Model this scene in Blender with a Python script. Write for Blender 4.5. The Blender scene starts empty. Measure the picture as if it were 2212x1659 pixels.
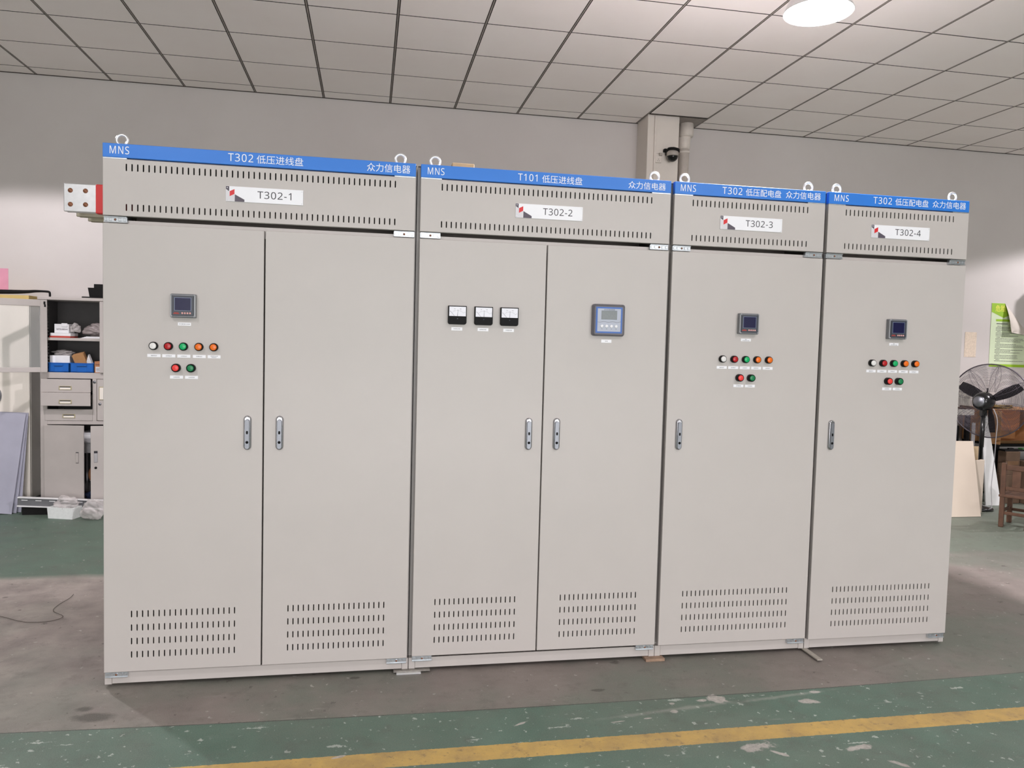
import bpy, bmesh, math, random
from mathutils import Vector, Matrix
random.seed(7)
scene = bpy.context.scene
COL = scene.collection
PI = math.pi

# ------------------------------------------------------------------ camera
CAM_H = 1.530
cam_d = bpy.data.cameras.new('camera')
cam = bpy.data.objects.new('camera', cam_d); COL.objects.link(cam)
cam_d.sensor_fit = 'HORIZONTAL'; cam_d.sensor_width = 36.0
cam_d.lens = 1660.387 / 2212 * 36.0
cam_d.clip_start = 0.05; cam_d.clip_end = 100
def _cam_rot(roll, pitch, yaw):
    return Matrix.Rotation(yaw, 3, 'Z') @ Matrix.Rotation(pitch, 3, 'X') @ Matrix.Rotation(roll, 3, 'Y')
_R = _cam_rot(-0.02602, -0.05378, -0.18492)
_M = Matrix((( _R[0][0], _R[0][2], -_R[0][1]), (_R[1][0], _R[1][2], -_R[1][1]), (_R[2][0], _R[2][2], -_R[2][1])))
cam.matrix_world = Matrix.Translation((0, 0, CAM_H)) @ _M.to_4x4()
scene.camera = cam

# ------------------------------------------------------------------ world, exposure, hall lights
scene.view_settings.view_transform = 'Standard'
scene.view_settings.look = 'None'
scene.view_settings.gamma = 1.0
scene.view_settings.exposure = 0.0
scene.view_settings.use_curve_mapping = False
w = bpy.data.worlds.new('world'); scene.world = w; w.use_nodes = True
w.node_tree.nodes['Background'].inputs[0].default_value = (0.9, 0.95, 1.0, 1)
w.node_tree.nodes['Background'].inputs[1].default_value = 0.0
LAMP_Z = 3.45
LAMP_COL = (1.0, 0.94, 0.985)
def lamp_light(x, y, beam, glow, up, z=LAMP_Z):
    """one high-bay lamp: the beam out of its mouth, the glow of the diffuser, and an uplight added to brighten the ceiling"""
    for kind, power in (('beam', beam), ('glow', glow), ('vent', up)):
        if power <= 0: continue
        d = bpy.data.lights.new('lamp_' + kind, 'POINT' if kind == 'glow' else 'SPOT'); d.energy = power; d.color = LAMP_COL; d.shadow_soft_size = 0.06 if kind == 'beam' else 0.12
        o = bpy.data.objects.new('lamp_' + kind, d); COL.objects.link(o)
        o.location = (x, y, z + {'beam': -0.03, 'glow': -0.10, 'vent': 0.03}[kind])
        if kind == 'beam': d.spot_size = math.radians(148); d.spot_blend = 0.12
        if kind == 'vent': d.spot_size = math.radians(176); d.spot_blend = 0.5; o.rotation_euler = (PI, 0, 0)
# rows of lamps: behind the cabinets, just in front of them, and behind the camera
K = dict(back_left=178.0, back_right=300.0, seen=600.0, front=64.0, rear=100.0, glow=0.0, seen_glow=13.0, vent=15.0)
lamp_light(-2.70, 5.30, K['back_left'], K['glow'], 0)
lamp_light(8.6, 5.6, K['back_right'], K['glow'], K['vent'])
for lx in (-5.7, -1.6, 2.485, 6.6):
    lamp_light(lx, 1.1, K['front'], K['glow'], K['vent'])
    lamp_light(lx, -2.5, K['rear'], K['glow'], K['vent'])
    lamp_light(lx, -5.8, K['rear'], K['glow'], K['vent'])
# unseen area light added before the front wall, frontal fill for the cabinets
FILL = 590.0
d = bpy.data.lights.new('front_fill', 'AREA'); d.shape = 'RECTANGLE'; d.size = 9.0; d.size_y = 2.6; d.energy = FILL; d.color = (0.98, 0.965, 0.985)
o = bpy.data.objects.new('front_fill', d); COL.objects.link(o); o.location = (1.5, -7.9, 1.5); o.rotation_euler = (PI/2, 0, 0)

# ------------------------------------------------------------------ node helpers / materials
def lin(c):
    return tuple(((v/255)/12.92 if v/255 <= 0.04045 else ((v/255+0.055)/1.055)**2.4) for v in c[:3]) + (1.0,)
class NT:
    def __init__(s, name):
        s.m = bpy.data.materials.new(name); s.m.use_nodes = True
        s.t = s.m.node_tree; s.b = s.t.nodes['Principled BSDF']; s.out = s.t.nodes['Material Output']
    def n(s, typ, ins=None, **attr):
        nd = s.t.nodes.new(typ)
        for k, v in attr.items(): setattr(nd, k, v)
        for k, v in (ins or {}).items():
            if hasattr(v, 'is_output') and v.is_output: s.t.links.new(v, nd.inputs[k])
            else: nd.inputs[k].default_value = v
        return nd
    def math(s, op, a, b=0.0, c=0.0, clamp=False):
        nd = s.n('ShaderNodeMath', {0: a, 1: b, 2: c}, operation=op); nd.use_clamp = clamp; return nd.outputs[0]
    def mix(s, f, a, b):
        nd = s.t.nodes.new('ShaderNodeMix'); nd.data_type = 'RGBA'
        for sock, v in ((nd.inputs[0], f), (nd.inputs[6], a), (nd.inputs[7], b)):
            if hasattr(v, 'is_output') and v.is_output: s.t.links.new(v, sock)
            else: sock.default_value = v
        return nd.outputs[2]
    def noise(s, vec, scale, detail=3.0, rough=0.55, out=0):
        return s.n('ShaderNodeTexNoise', {'Vector': vec, 'Scale': scale, 'Detail': detail, 'Roughness': rough}).outputs[out]
    def ramp(s, v, lo, hi):
        return s.n('ShaderNodeMapRange', {0: v, 1: lo, 2: hi, 3: 0.0, 4: 1.0}).outputs[0]
    def set(s, k, v):
        if hasattr(v, 'is_output') and v.is_output: s.t.links.new(v, s.b.inputs[k])
        else: s.b.inputs[k].default_value = v
    def bump(s, h, strength, dist=0.01):
        nd = s.n('ShaderNodeBump', {'Height': h, 'Strength': strength, 'Distance': dist})
        s.t.links.new(nd.outputs[0], s.b.inputs['Normal'])
def mat(name, rgb, rough=0.5, metal=0.0, var=0.05, scale=14.0, bump=0.0, bscale=120.0, alpha=None, trans=0.0, spec=None, emit=0.0, coat=0.0):
    t = NT(name); co = t.n('ShaderNodeTexCoord').outputs['Object']
    c = lin(rgb)
    if var:
        f = t.noise(co, scale)
        a = tuple(max(0, v*(1-var)) for v in c[:3]) + (1,); b = tuple(min(1, v*(1+var)) for v in c[:3]) + (1,)
        t.set('Base Color', t.mix(t.ramp(f, 0.3, 0.7), a, b))
    else:
        t.set('Base Color', c)
    t.set('Roughness', rough); t.set('Metallic', metal)
    if bump: t.bump(t.noise(co, bscale, 2.0), bump, 0.002)
    if trans: t.set('Transmission Weight', trans)
    if alpha is not None: t.set('Alpha', alpha)
    if spec is not None: t.set('Specular IOR Level', spec)
    if emit: t.set('Emission Color', c); t.set('Emission Strength', emit)
    if coat: t.set('Coat Weight', coat)
    return t.m
M = {}
M['grey'] = mat('powder_coated_grey', (190, 184, 180), 0.42, var=0.012, scale=5, bump=0.03, bscale=700)
M['grey_in'] = mat('cabinet_inside', (120, 112, 104), 0.6, var=0.03)
M['blue'] = mat('header_blue', (36, 120, 214), 0.42, var=0.01)
M['white_ink'] = mat('white_lettering', (240, 242, 246), 0.5, var=0)
M['white'] = mat('white_plastic', (240, 240, 244), 0.35, var=0.01)
M['pale'] = mat('pale_grey_print', (214, 212, 216), 0.4, var=0)
M['ink'] = mat('black_print', (40, 38, 44), 0.5, var=0)
M['ink2'] = mat('grey_print', (84, 76, 88), 0.5, var=0)
M['red_print'] = mat('red_print', (214, 30, 36), 0.45, var=0)
M['black'] = mat('black_plastic', (9, 9, 10), 0.55, var=0, spec=0.18)
M['rubber'] = mat('black_matte', (17, 16, 16), 0.7, var=0.1, spec=0.25)
M['zinc'] = mat('zinc_plate', (205, 210, 214), 0.28, 0.85, var=0.08, scale=60)
M['chrome'] = mat('chrome', (178, 178, 182), 0.25, 1.0, var=0)
M['satin'] = mat('satin_nickel', (136, 138, 144), 0.42, 0.9, var=0.03, scale=200)
M['bright'] = mat('bright_aluminium', (235, 236, 238), 0.3, 0.75, var=0.05, scale=40)
M['red_sleeve'] = mat('red_sleeve', (214, 52, 52), 0.5, var=0.03)
M['copper'] = mat('copper_hole', (140, 92, 66), 0.45, 0.3, var=0.2)
M['olive'] = mat('tinned_busbar', (176, 170, 150), 0.4, 0.5, var=0.1)
M['clear_edge'] = mat('clear_cover_edge', (158, 160, 164), 0.3, var=0.05)
M['navy'] = mat('meter_screen', (22, 22, 62), 0.3, var=0.12, scale=200, spec=0.3)
M['bezel'] = mat('meter_bezel', (58, 62, 72), 0.35, var=0.03)
M['clear_rim'] = mat('clear_cover_rim', (120, 122, 126), 0.25, var=0.05)
M['rim_line'] = mat('screen_line', (120, 132, 160), 0.35, var=0)
M['pink_btn'] = mat('meter_button', (236, 176, 172), 0.4, var=0)
M['dial'] = mat('dial_face', (226, 226, 234), 0.3, var=0)
M['ctrl_grey'] = mat('controller_grey', (104, 102, 108), 0.4, var=0.02)
M['ctrl_blue'] = mat('controller_blue', (48, 100, 180), 0.4, var=0)
M['ctrl_silver'] = mat('controller_silver', (176, 182, 196), 0.4, var=0.01)
M['lcd'] = mat('lcd', (66, 80, 80), 0.2, var=0.08, scale=150)
M['l_white'] = mat('lens_white', (226, 224, 222), 0.3, var=0)
M['l_red'] = mat('lens_dark_red', (176, 22, 28), 0.3, var=0)
M['l_green'] = mat('lens_green', (0, 170, 98), 0.3, var=0)
M['l_orange'] = mat('lens_orange', (234, 110, 16), 0.3, var=0)
M['b_red'] = mat('button_red', (232, 60, 56), 0.35, var=0)
M['b_green'] = mat('button_green', (8, 122, 72), 0.35, var=0)
M['steel'] = mat('raw_steel', (150, 146, 140), 0.4, 0.6, var=0.15, scale=50)
M['shim_wood'] = mat('rusty_shim', (150, 124, 104), 0.7, var=0.2, scale=40)
M['cupboard'] = mat('cupboard_paint', (183, 176, 172), 0.5, var=0.04, scale=6)
M['cupboard_in'] = mat('cupboard_inside', (84, 82, 82), 0.6, var=0.06, scale=8)
M['cream'] = mat('cream_enamel', (236, 229, 219), 0.4, var=0.015, scale=3)
M['sheet'] = mat('acrylic_film', (180, 180, 196), 0.45, var=0.06, scale=5, alpha=0.82)
M['pinkp'] = mat('pink_paper', (218, 152, 174), 0.8, var=0.04)
M['card'] = mat('cardboard', (178, 132, 88), 0.85, var=0.08, scale=20)
M['brown_shaded'] = mat('brown_shaded_card', (92, 72, 56), 0.9, var=0.12, scale=14)  # cardboard darkened for the shade under the bench; also the wrap's own brown
M['carton_o'] = mat('orange_carton', (188, 130, 92), 0.8, var=0.05)
M['bin'] = mat('blue_bin', (10, 92, 176), 0.4, var=0.05)
M['paperw'] = mat('white_card', (226, 226, 228), 0.7, var=0.04)
M['redbox'] = mat('red_card', (182, 62, 50), 0.7, var=0.05)
M['foam'] = mat('white_foam', (240, 243, 242), 0.8, var=0.04, scale=60, bump=0.2, bscale=90)
M['poly'] = mat('clear_polythene', (228, 222, 220), 0.14, var=0.1, alpha=0.38)
M['poly2'] = mat('grey_polythene', (160, 150, 148), 0.25, var=0.2, scale=30, alpha=0.8)
M['yellowbox'] = mat('yellow_carton', (196, 172, 110), 0.8, var=0.12, scale=6)
M['glass'] = mat('pane_glass', (236, 240, 238), 0.03, var=0, alpha=0.12)
M['brass'] = mat('drawer_pull_rim', (178, 168, 138), 0.4, 0.2, var=0.05)
M['trayw'] = mat('tray_white', (236, 236, 236), 0.4, 0.1, var=0.03)
M['trayg'] = mat('tray_galvanised', (128, 128, 132), 0.4, 0.5, var=0.1)
M['board'] = mat('cream_board', (216, 202, 186), 0.55, var=0.02, scale=4)
M['ply'] = mat('plywood', (190, 166, 134), 0.7, var=0.08)
M['wood'] = mat('stained_wood', (88, 61, 45), 0.55, var=0.25, scale=18)
M['fanmetal'] = mat('fan_black', (22, 22, 24), 0.25, var=0, coat=0.4)
M['wire'] = mat('guard_wire', (96, 90, 98), 0.35, 0.6, var=0)
M['table_w'] = mat('pale_top', (208, 204, 194), 0.5, var=0.04)
M['panelg'] = mat('grey_panel', (168, 166, 168), 0.5, var=0.06)
M['lime'] = mat('lime_print', (146, 186, 40), 0.6, var=0.03)
M['mint'] = mat('mint_print', (206, 220, 186), 0.6, var=0.05, scale=4)
M['gold_ink'] = mat('yellow_lettering', (228, 224, 90), 0.6, var=0)
M['posterback'] = mat('poster_reverse', (206, 198, 188), 0.7, var=0.03)
M['patch'] = mat('wall_patch', (214, 198, 180), 0.9, var=0.12, scale=50)
M['cloth'] = mat('patterned_wrapper', (120, 96, 40), 0.7, var=0.6, scale=40)
M['plaster'] = mat('plaster_column', (222, 214, 206), 0.85, var=0.03, scale=4, bump=0.15, bscale=60)
M['pvc'] = mat('painted_pipe', (220, 211, 203), 0.6, var=0.05, scale=25)
M['black'].node_tree.nodes['Principled BSDF'].inputs['Coat Weight'].default_value = 0.0
M['dome'] = mat('camera_dome', (8, 8, 9), 0.08, var=0)
M['cam_white'] = mat('camera_shell', (176, 168, 160), 0.5, var=0.05)
M['lamp_on'] = mat('lamp_glow', (255, 250, 244), 0.5, var=0, emit=9.0)
M['alu'] = mat('spun_aluminium', (220, 220, 222), 0.35, 0.8, var=0)
M['blue_bag'] = mat('blue_wrap', (60, 74, 110), 0.5, var=0.3, scale=30)
M['wirebrown'] = mat('dusty_wire', (66, 58, 50), 0.7, var=0.2)
M['dull_steel'] = mat('dull_steel', (170, 164, 154), 0.5, 0.15, var=0.12, scale=40)
M['tape_brown'] = mat('brown_tape', (112, 84, 60), 0.5, var=0.1)
M['green_p'] = mat('green_plastic', (60, 110, 60), 0.5, var=0.1)

def wall_mat():
    t = NT('painted_wall'); co = t.n('ShaderNodeTexCoord').outputs['Object']
    f = t.noise(co, 0.7, 4.0, 0.6); g = t.noise(co, 26, 3.0)
    c = t.mix(t.ramp(f, 0.35, 0.7), lin((198, 192, 189)), lin((206, 201, 198)))
    c = t.mix(t.math('MULTIPLY', t.ramp(g, 0.55, 0.8), 0.10), c, lin((192, 185, 177)))
    t.set('Base Color', c); t.set('Roughness', 0.85); t.bump(t.noise(co, 90, 3.0), 0.12, 0.002)
    return t.m
def tile_mat():
    t = NT('ceiling_tile'); co = t.n('ShaderNodeTexCoord').outputs['Object']
    f = t.noise(co, 0.9, 4.0, 0.6)
    c = t.mix(t.ramp(f, 0.3, 0.7), lin((246, 238, 234)), lin((251, 245, 242)))
    t.set('Base Color', c); t.set('Roughness', 0.7); t.bump(t.noise(co, 160, 2.0), 0.12, 0.002)
    return t.m

def floor_mat():
    t = NT('painted_concrete_floor'); co = t.n('ShaderNodeTexCoord').outputs['Object']
    sp = t.n('ShaderNodeSeparateXYZ', {0: co}); X, Y = sp.outputs[0], sp.outputs[1]
    nb = t.noise(co, 1.1, 5.0, 0.6); nm = t.noise(co, 5.0, 5.0, 0.6); nf = t.noise(co, 60.0, 3.0, 0.6); ng = t.noise(co, 240.0, 2.0)
    ns = t.noise(t.n('ShaderNodeMapping', {'Vector': co, 'Scale': (1.2, 9.0, 1.0), 'Rotation': (0, 0, 0.12)}).outputs[0], 1.6, 4.0, 0.6)
    # greens and worn grey
    green = t.mix(t.ramp(nm, 0.3, 0.7), lin((74, 104, 89)), lin((94, 121, 107)))
    green = t.mix(t.math('MULTIPLY', t.ramp(nb, 0.45, 0.75), 0.6), green, lin((112, 120, 108)))
    grey = t.mix(t.ramp(nm, 0.3, 0.7), lin((121, 111, 106)), lin((140, 130, 124)))
    grey = t.mix(t.math('MULTIPLY', t.ramp(ns, 0.5, 0.8), 0.22), grey, lin((160, 150, 142)))
    greyg = t.mix(t.math('MULTIPLY', t.ramp(nb, 0.44, 0.60), 0.7), grey, lin((106, 115, 103)))
    jit = t.math('MULTIPLY', t.math('SUBTRACT', nm, 0.5), 0.030)
    Yj = t.math('ADD', Y, jit)
    # seam height as a gentle curve in x
    seam = t.math('ADD', t.math('MULTIPLY', t.math('POWER', t.math('SUBTRACT', X, 1.1), 2.0), 0.0095), 3.083)
    ds = t.math('SUBTRACT', t.math('ADD', Y, t.math('MULTIPLY', t.math('SUBTRACT', nf, 0.5), 0.006)), seam)
    back_mask = t.ramp(t.math('ADD', Y, t.math('MULTIPLY', t.math('SUBTRACT', nb, 0.5), 0.16)), 5.10, 5.20)
    front_mask = t.ramp(ds, 0.002, -0.002)
    # right hand part of the middle zone near the seam is greener
    gl = t.math('MULTIPLY', t.ramp(t.math('ADD', t.math('MULTIPLY', X, 0.35), t.math('MULTIPLY', t.math('SUBTRACT', 3.4, Y), 1.6)), 0.3, 1.1), t.ramp(nb, 0.3, 0.62))
    mid = t.mix(t.math('MULTIPLY', gl, 0.75), greyg, lin((106, 116, 104)))
    darkgreen = t.mix(t.ramp(nm, 0.3, 0.7), lin((70, 95, 80)), lin((86, 109, 94)))
    bk = t.mix(t.math('MULTIPLY', t.ramp(X, 2.5, 4.5), 0.55), darkgreen, lin((122, 126, 114)))
    lit_dust = t.math('MULTIPLY', t.ramp(X, -0.6, -1.6), t.ramp(t.math('ADD', t.math('MULTIPLY', nm, 0.55), t.math('MULTIPLY', nb, 0.45)), 0.36, 0.62))  # left floor: dusty scuffs, plus brightness of the lit side painted into the colour
    mid = t.mix(t.math('MULTIPLY', lit_dust, 0.55), mid, lin((182, 172, 163)))
    col = t.mix(back_mask, mid, bk)
    col = t.mix(front_mask, col, green)
    # worn white chips and scratches in the front green paint
    def chips(scale, rmin, rmax, dens, stretch, rot, seed):
        v = t.n('ShaderNodeMapping', {'Vector': co, 'Scale': stretch, 'Rotation': (0, 0, rot), 'Location': (seed, seed*1.7, 0)}).outputs[0]
        dist = t.n('ShaderNodeMix', {}); 
        wob = t.n('ShaderNodeVectorMath', {0: v, 1: t.n('ShaderNodeVectorMath', {0: t.noise(co, 55.0, 4.0, 0.7, 1), 1: (0.05, 0.05, 0.0)}, operation='MULTIPLY').outputs[0]}, operation='ADD').outputs[0]
        t.t.nodes.remove(dist)
        vo = t.n('ShaderNodeTexVoronoi', {'Vector': wob, 'Scale': scale}, voronoi_dimensions='2D')
        r = t.n('ShaderNodeSeparateColor', {0: vo.outputs['Color']})
        on = t.math('GREATER_THAN', r.outputs[0], 1.0 - dens)
        rad = t.math('ADD', rmin, t.math('MULTIPLY', t.math('POWER', r.outputs[1], 3.0), rmax - rmin))
        return t.math('MULTIPLY', on, t.math('LESS_THAN', vo.outputs['Distance'], rad))
    ch = t.math('MAXIMUM', chips(15.0, 0.03, 0.17, 0.26, (1, 1, 1), 0.0, 0.3), chips(9.0, 0.03, 0.15, 0.25, (0.45, 1.5, 1), 0.5, 4.3))
    ch = t.math('MAXIMUM', ch, chips(34.0, 0.05, 0.20, 0.22, (1, 1, 1), 0.9, 2.2))
    ch = t.math('MAXIMUM', ch, chips(7.0, 0.02, 0.08, 0.34, (0.22, 2.4, 1), -0.35, 9.1))
    dens = t.math('MULTIPLY', front_mask, ch)
    few = t.math('MULTIPLY', t.math('SUBTRACT', 1.0, front_mask), t.math('MAXIMUM', chips(9.0, 0.01, 0.07, 0.30, (1, 1, 1), 0.2, 6.1), chips(22.0, 0.03, 0.14, 0.16, (1, 1, 1), 0.6, 3.3)))
    col = t.mix(t.math('MULTIPLY', dens, t.math('ADD', 0.45, t.math('MULTIPLY', nm, 0.7))), col, lin((190, 198, 190)))
    col = t.mix(t.math('MULTIPLY', few, 0.6), col, lin((190, 186, 178)))
    few2 = t.math('MULTIPLY', t.math('SUBTRACT', 1.0, front_mask), t.math('MAXIMUM', chips(5.0, 0.02, 0.09, 0.3, (0.8, 1, 1), 0.2, 12.1), chips(20.0, 0.03, 0.13, 0.14, (1, 1, 1), 0.4, 15.3)))
    col = t.mix(t.math('MULTIPLY', few2, 0.65), col, lin((66, 58, 54)))
    # yellow aisle line, worn
    yj = t.math('ADD', Y, t.math('MULTIPLY', t.math('SUBTRACT', nf, 0.5), 0.012))
    yl = t.math('MULTIPLY', t.math('GREATER_THAN', yj, 2.703), t.math('LESS_THAN', yj, 2.806))
    yc = t.mix(t.ramp(t.noise(co, 9.0, 5.0, 0.65), 0.35, 0.7), lin((212, 174, 90)), lin((184, 150, 82)))
    yc = t.mix(t.math('MULTIPLY', t.ramp(t.noise(co, 34.0, 4.0, 0.7), 0.60, 0.68), 0.6), yc, lin((120, 98, 66)))
    col = t.mix(t.math('MULTIPLY', yl, t.math('SUBTRACT', 0.97, t.math('MULTIPLY', t.ramp(t.noise(co, 3.1, 4.0, 0.6), 0.64, 0.74), 0.55))), col, yc)
    # larger bare patches, scuffs and oil spots at their places
    def blob(x, y, rx, ry, rot=0.0, wob=0.8, soft=0.15):
        c, s_ = math.cos(rot), math.sin(rot)
        dx, dy = t.math('SUBTRACT', X, x), t.math('SUBTRACT', Y, y)
        u = t.math('DIVIDE', t.math('ADD', t.math('MULTIPLY', dx, c), t.math('MULTIPLY', dy, s_)), rx)
        v = t.math('DIVIDE', t.math('SUBTRACT', t.math('MULTIPLY', dy, c), t.math('MULTIPLY', dx, s_)), ry)
        d = t.math('SQRT', t.math('ADD', t.math('MULTIPLY', u, u), t.math('MULTIPLY', v, v)))
        d = t.math('ADD', d, t.math('MULTIPLY', t.math('SUBTRACT', t.noise(co, 15.0, 5.0, 0.68), 0.5), wob*4.5))
        return t.ramp(d, 1.0 + soft, 1.0 - soft)
    pale = None
    for a in ((1.518, 3.058, .038, .038, .6, .9), (1.443, 3.048, .020, .012), (1.922, 2.977, .045, .018, -.2), (1.504, 2.657, .060, .030, -.1, .9),
              (1.556, 2.600, .040, .010, -.75), (1.896, 2.593, .058, .016, .12), (1.288, 2.971, .018, .012), (1.972, 2.466, .040, .010, -.8), (1.99, 3.06, .025, .01),
              (1.30, 3.035, .014, .010), (0.62, 2.95, .03, .006, .5), (-0.08, 2.80, .03, .006, .3), (1.02, 2.915, .03, .004, .1), (1.15, 2.925, .02, .005, .1)):
        b = blob(*a); pale = b if pale is None else t.math('MAXIMUM', pale, b)
    col = t.mix(t.math('MULTIPLY', pale, 0.85), col, t.mix(t.ramp(nf, .35, .65), lin((172, 166, 160)), lin((208, 200, 194))))
    sc = t.math('MAXIMUM', blob(1.30, 2.985, .26, .012, .12, .7, .6), blob(1.80, 3.035, .20, .010, .12, .7, .6))
    col = t.mix(t.math('MULTIPLY', sc, 0.35), col, lin((180, 178, 170)))
    oil = t.math('MAXIMUM', t.math('MAXIMUM', blob(-1.055, 3.225, .075, .036, -.1, .35, .3), blob(-1.112, 3.302, .032, .022, 0, .35, .3)),
                 t.math('MAXIMUM', blob(-0.035, 3.462, .022, .012, 0, .5), blob(1.02, 3.20, .03, .012, 0, .8)))
    col = t.mix(t.math('MULTIPLY', oil, 0.78), col, lin((62, 60, 52)))
    # dark seam crack
    sm = t.math('MULTIPLY', t.math('LESS_THAN', t.math('ABSOLUTE', ds), 0.0032), t.ramp(t.noise(co, 4.0, 3.0), 0.25, 0.45))
    col = t.mix(t.math('MULTIPLY', sm, 0.8), col, lin((48, 50, 46)))
    grime = t.ramp(t.noise(co, 2.3, 6.0, 0.7), 0.42, 0.75)
    col = t.mix(t.math('MULTIPLY', grime, 0.38), col, lin((92, 88, 82)))
    gr2 = t.ramp(t.noise(co, 8.5, 6.0, 0.72), 0.53, 0.72)
    col = t.mix(t.math('MULTIPLY', gr2, 0.42), col, lin((78, 74, 69)))
    sw = t.n('ShaderNodeMapping', {'Vector': co, 'Scale': (0.7, 5.0, 1.0), 'Rotation': (0, 0, -0.5)}).outputs[0]
    col = t.mix(t.math('MULTIPLY', t.ramp(t.noise(sw, 5.0, 6.0, 0.7), 0.62, 0.74), 0.28), col, lin((178, 174, 166)))
    col = t.mix(t.math('MULTIPLY', t.ramp(ng, 0.35, 0.75), 0.12), col, lin((200, 196, 190)))
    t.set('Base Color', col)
    t.set('Roughness', t.math('ADD', 0.42, t.math('MULTIPLY', nm, 0.3)))
    t.bump(t.math('ADD', t.math('MULTIPLY', nf, 0.4), t.math('MULTIPLY', sm, -2.0)), 0.16, 0.003)
    return t.m
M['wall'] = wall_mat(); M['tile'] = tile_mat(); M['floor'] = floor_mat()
M['grid'] = mat('ceiling_grid', (150, 142, 136), 0.6, var=0.1)
M['gapdark'] = mat('ceiling_gap', (62, 54, 50), 0.8, var=0.1)

# ------------------------------------------------------------------ mesh helper
class MB:
    def __init__(s): s.v = []; s.f = []; s.sm = []; s.mi = []; s.mat = 0
    def add(s, vs, fs, smooth=False):
        o = len(s.v); s.v += [tuple(p) for p in vs]
        for f in fs: s.f.append(tuple(i + o for i in f)); s.sm.append(smooth); s.mi.append(s.mat)
        return s
    def box(s, x0, x1, y0, y1, z0, z1, bev=0.0, seg=1, xf=None):
        x0, x1 = min(x0, x1), max(x0, x1); y0, y1 = min(y0, y1), max(y0, y1); z0, z1 = min(z0, z1), max(z0, z1)
        if bev <= 0:
            vs = [(x, y, z) for x in (x0, x1) for y in (y0, y1) for z in (z0, z1)]
            fs = [(0, 1, 3, 2), (4, 6, 7, 5), (0, 4, 5, 1), (2, 3, 7, 6), (0, 2, 6, 4), (1, 5, 7, 3)]
            sm = False
        else:
            bm = bmesh.new(); bmesh.ops.create_cube(bm, size=1.0)
            for v in bm.verts:
                v.co = Vector(((x0+x1)/2 + v.co.x*(x1-x0), (y0+y1)/2 + v.co.y*(y1-y0), (z0+z1)/2 + v.co.z*(z1-z0)))
            b = min(bev, 0.49*min(x1-x0, y1-y0, z1-z0))
            bmesh.ops.bevel(bm, geom=list(bm.edges), offset=b, segments=seg, affect='EDGES', profile=0.5)
            bm.verts.index_update(); vs = [v.co.copy() for v in bm.verts]; fs = [[v.index for v in f.verts] for f in bm.faces]; bm.free(); sm = seg > 1
        if xf is not None: vs = [xf @ Vector(p) for p in vs]
        return s.add(vs, fs, False)
    def prism(s, poly, y0, y1, cap=True, xf=None):          # poly in (x, z), extruded along y
        n = len(poly); vs = [(x, y0, z) for x, z in poly] + [(x, y1, z) for x, z in poly]
        fs = [(i, (i+1) % n, n+(i+1) % n, n+i) for i in range(n)]
        if cap: fs += [tuple(range(n))[::-1], tuple(range(n, 2*n))]
        if xf is not None: vs = [xf @ Vector(p) for p in vs]
        return s.add(vs, fs)
    def flat(s, poly, y):
        return s.add([(x, y, z) for x, z in poly], [tuple(range(len(poly)))])
    def lathe(s, prof, n=24, xf=None, smooth=True):          # prof [(r, h)], axis +Z of xf
        vs = []; fs = []
        for r, h in prof:
            for k in range(n):
                a = 2*PI*k/n; vs.append(Vector((r*math.cos(a), r*math.sin(a), h)))
        for i in range(len(prof)-1):
            for k in range(n): fs.append((i*n+k, i*n+(k+1) % n, (i+1)*n+(k+1) % n, (i+1)*n+k))
        if prof[0][0] > 1e-5: fs.append(tuple(range(n))[::-1])
        if prof[-1][0] > 1e-5: fs.append(tuple(range((len(prof)-1)*n, len(prof)*n)))
        if xf is not None: vs = [xf @ p for p in vs]
        return s.add(vs, fs, smooth)
    def shell(s, prof, n=32, xf=None):                       # open lathe, no caps
        vs = []; fs = []
        for r, h in prof:
            for k in range(n):
                a = 2*PI*k/n; vs.append(Vector((r*math.cos(a), r*math.sin(a), h)))
        for i in range(len(prof)-1):
            for k in range(n): fs.append((i*n+k, i*n+(k+1) % n, (i+1)*n+(k+1) % n, (i+1)*n+k))
        if xf is not None: vs = [xf @ p for p in vs]
        return s.add(vs, fs, True)
    def tube(s, pts, r, n=8, closed=False, xf=None):
        pts = [Vector(p) for p in pts]; m = len(pts); vs = []; fs = []; rr = r if isinstance(r, (list, tuple)) else [r]*m
        up = None
        for i in range(m):
            a = pts[(i-1) % m] if (closed or i > 0) else pts[i]; b = pts[(i+1) % m] if (closed or i < m-1) else pts[i]
            d = (b-a).normalized()
            if up is None:
                up = Vector((0, 0, 1)) if abs(d.z) < 0.9 else Vector((0, 1, 0))
            u = (up - d*up.dot(d)).normalized(); up = u; v = d.cross(u)
            for k in range(n):
                t = 2*PI*k/n; vs.append(pts[i] + u*rr[i]*math.cos(t) + v*rr[i]*math.sin(t))
        for i in range(m if closed else m-1):
            j = (i+1) % m
            for k in range(n): fs.append((i*n+k, i*n+(k+1) % n, j*n+(k+1) % n, j*n+k))
        if not closed: fs += [tuple(range(n))[::-1], tuple(range((m-1)*n, m*n))]
        if xf is not None: vs = [xf @ p for p in vs]
        return s.add(vs, fs, True)
    def mesh(s, name, mats, off=(0, 0, 0)):
        me = bpy.data.meshes.new(name); ox, oy, oz = off
        me.from_pydata([(x-ox, y-oy, z-oz) for x, y, z in s.v], [], s.f)
        for m in (mats if isinstance(mats, (list, tuple)) else [mats]): me.materials.append(m)
        me.polygons.foreach_set('use_smooth', s.sm); me.polygons.foreach_set('material_index', s.mi)
        bm = bmesh.new(); bm.from_mesh(me); bmesh.ops.recalc_face_normals(bm, faces=bm.faces[:]); bm.to_mesh(me); bm.free()
        me.update(); return me
ORG = {}
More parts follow.
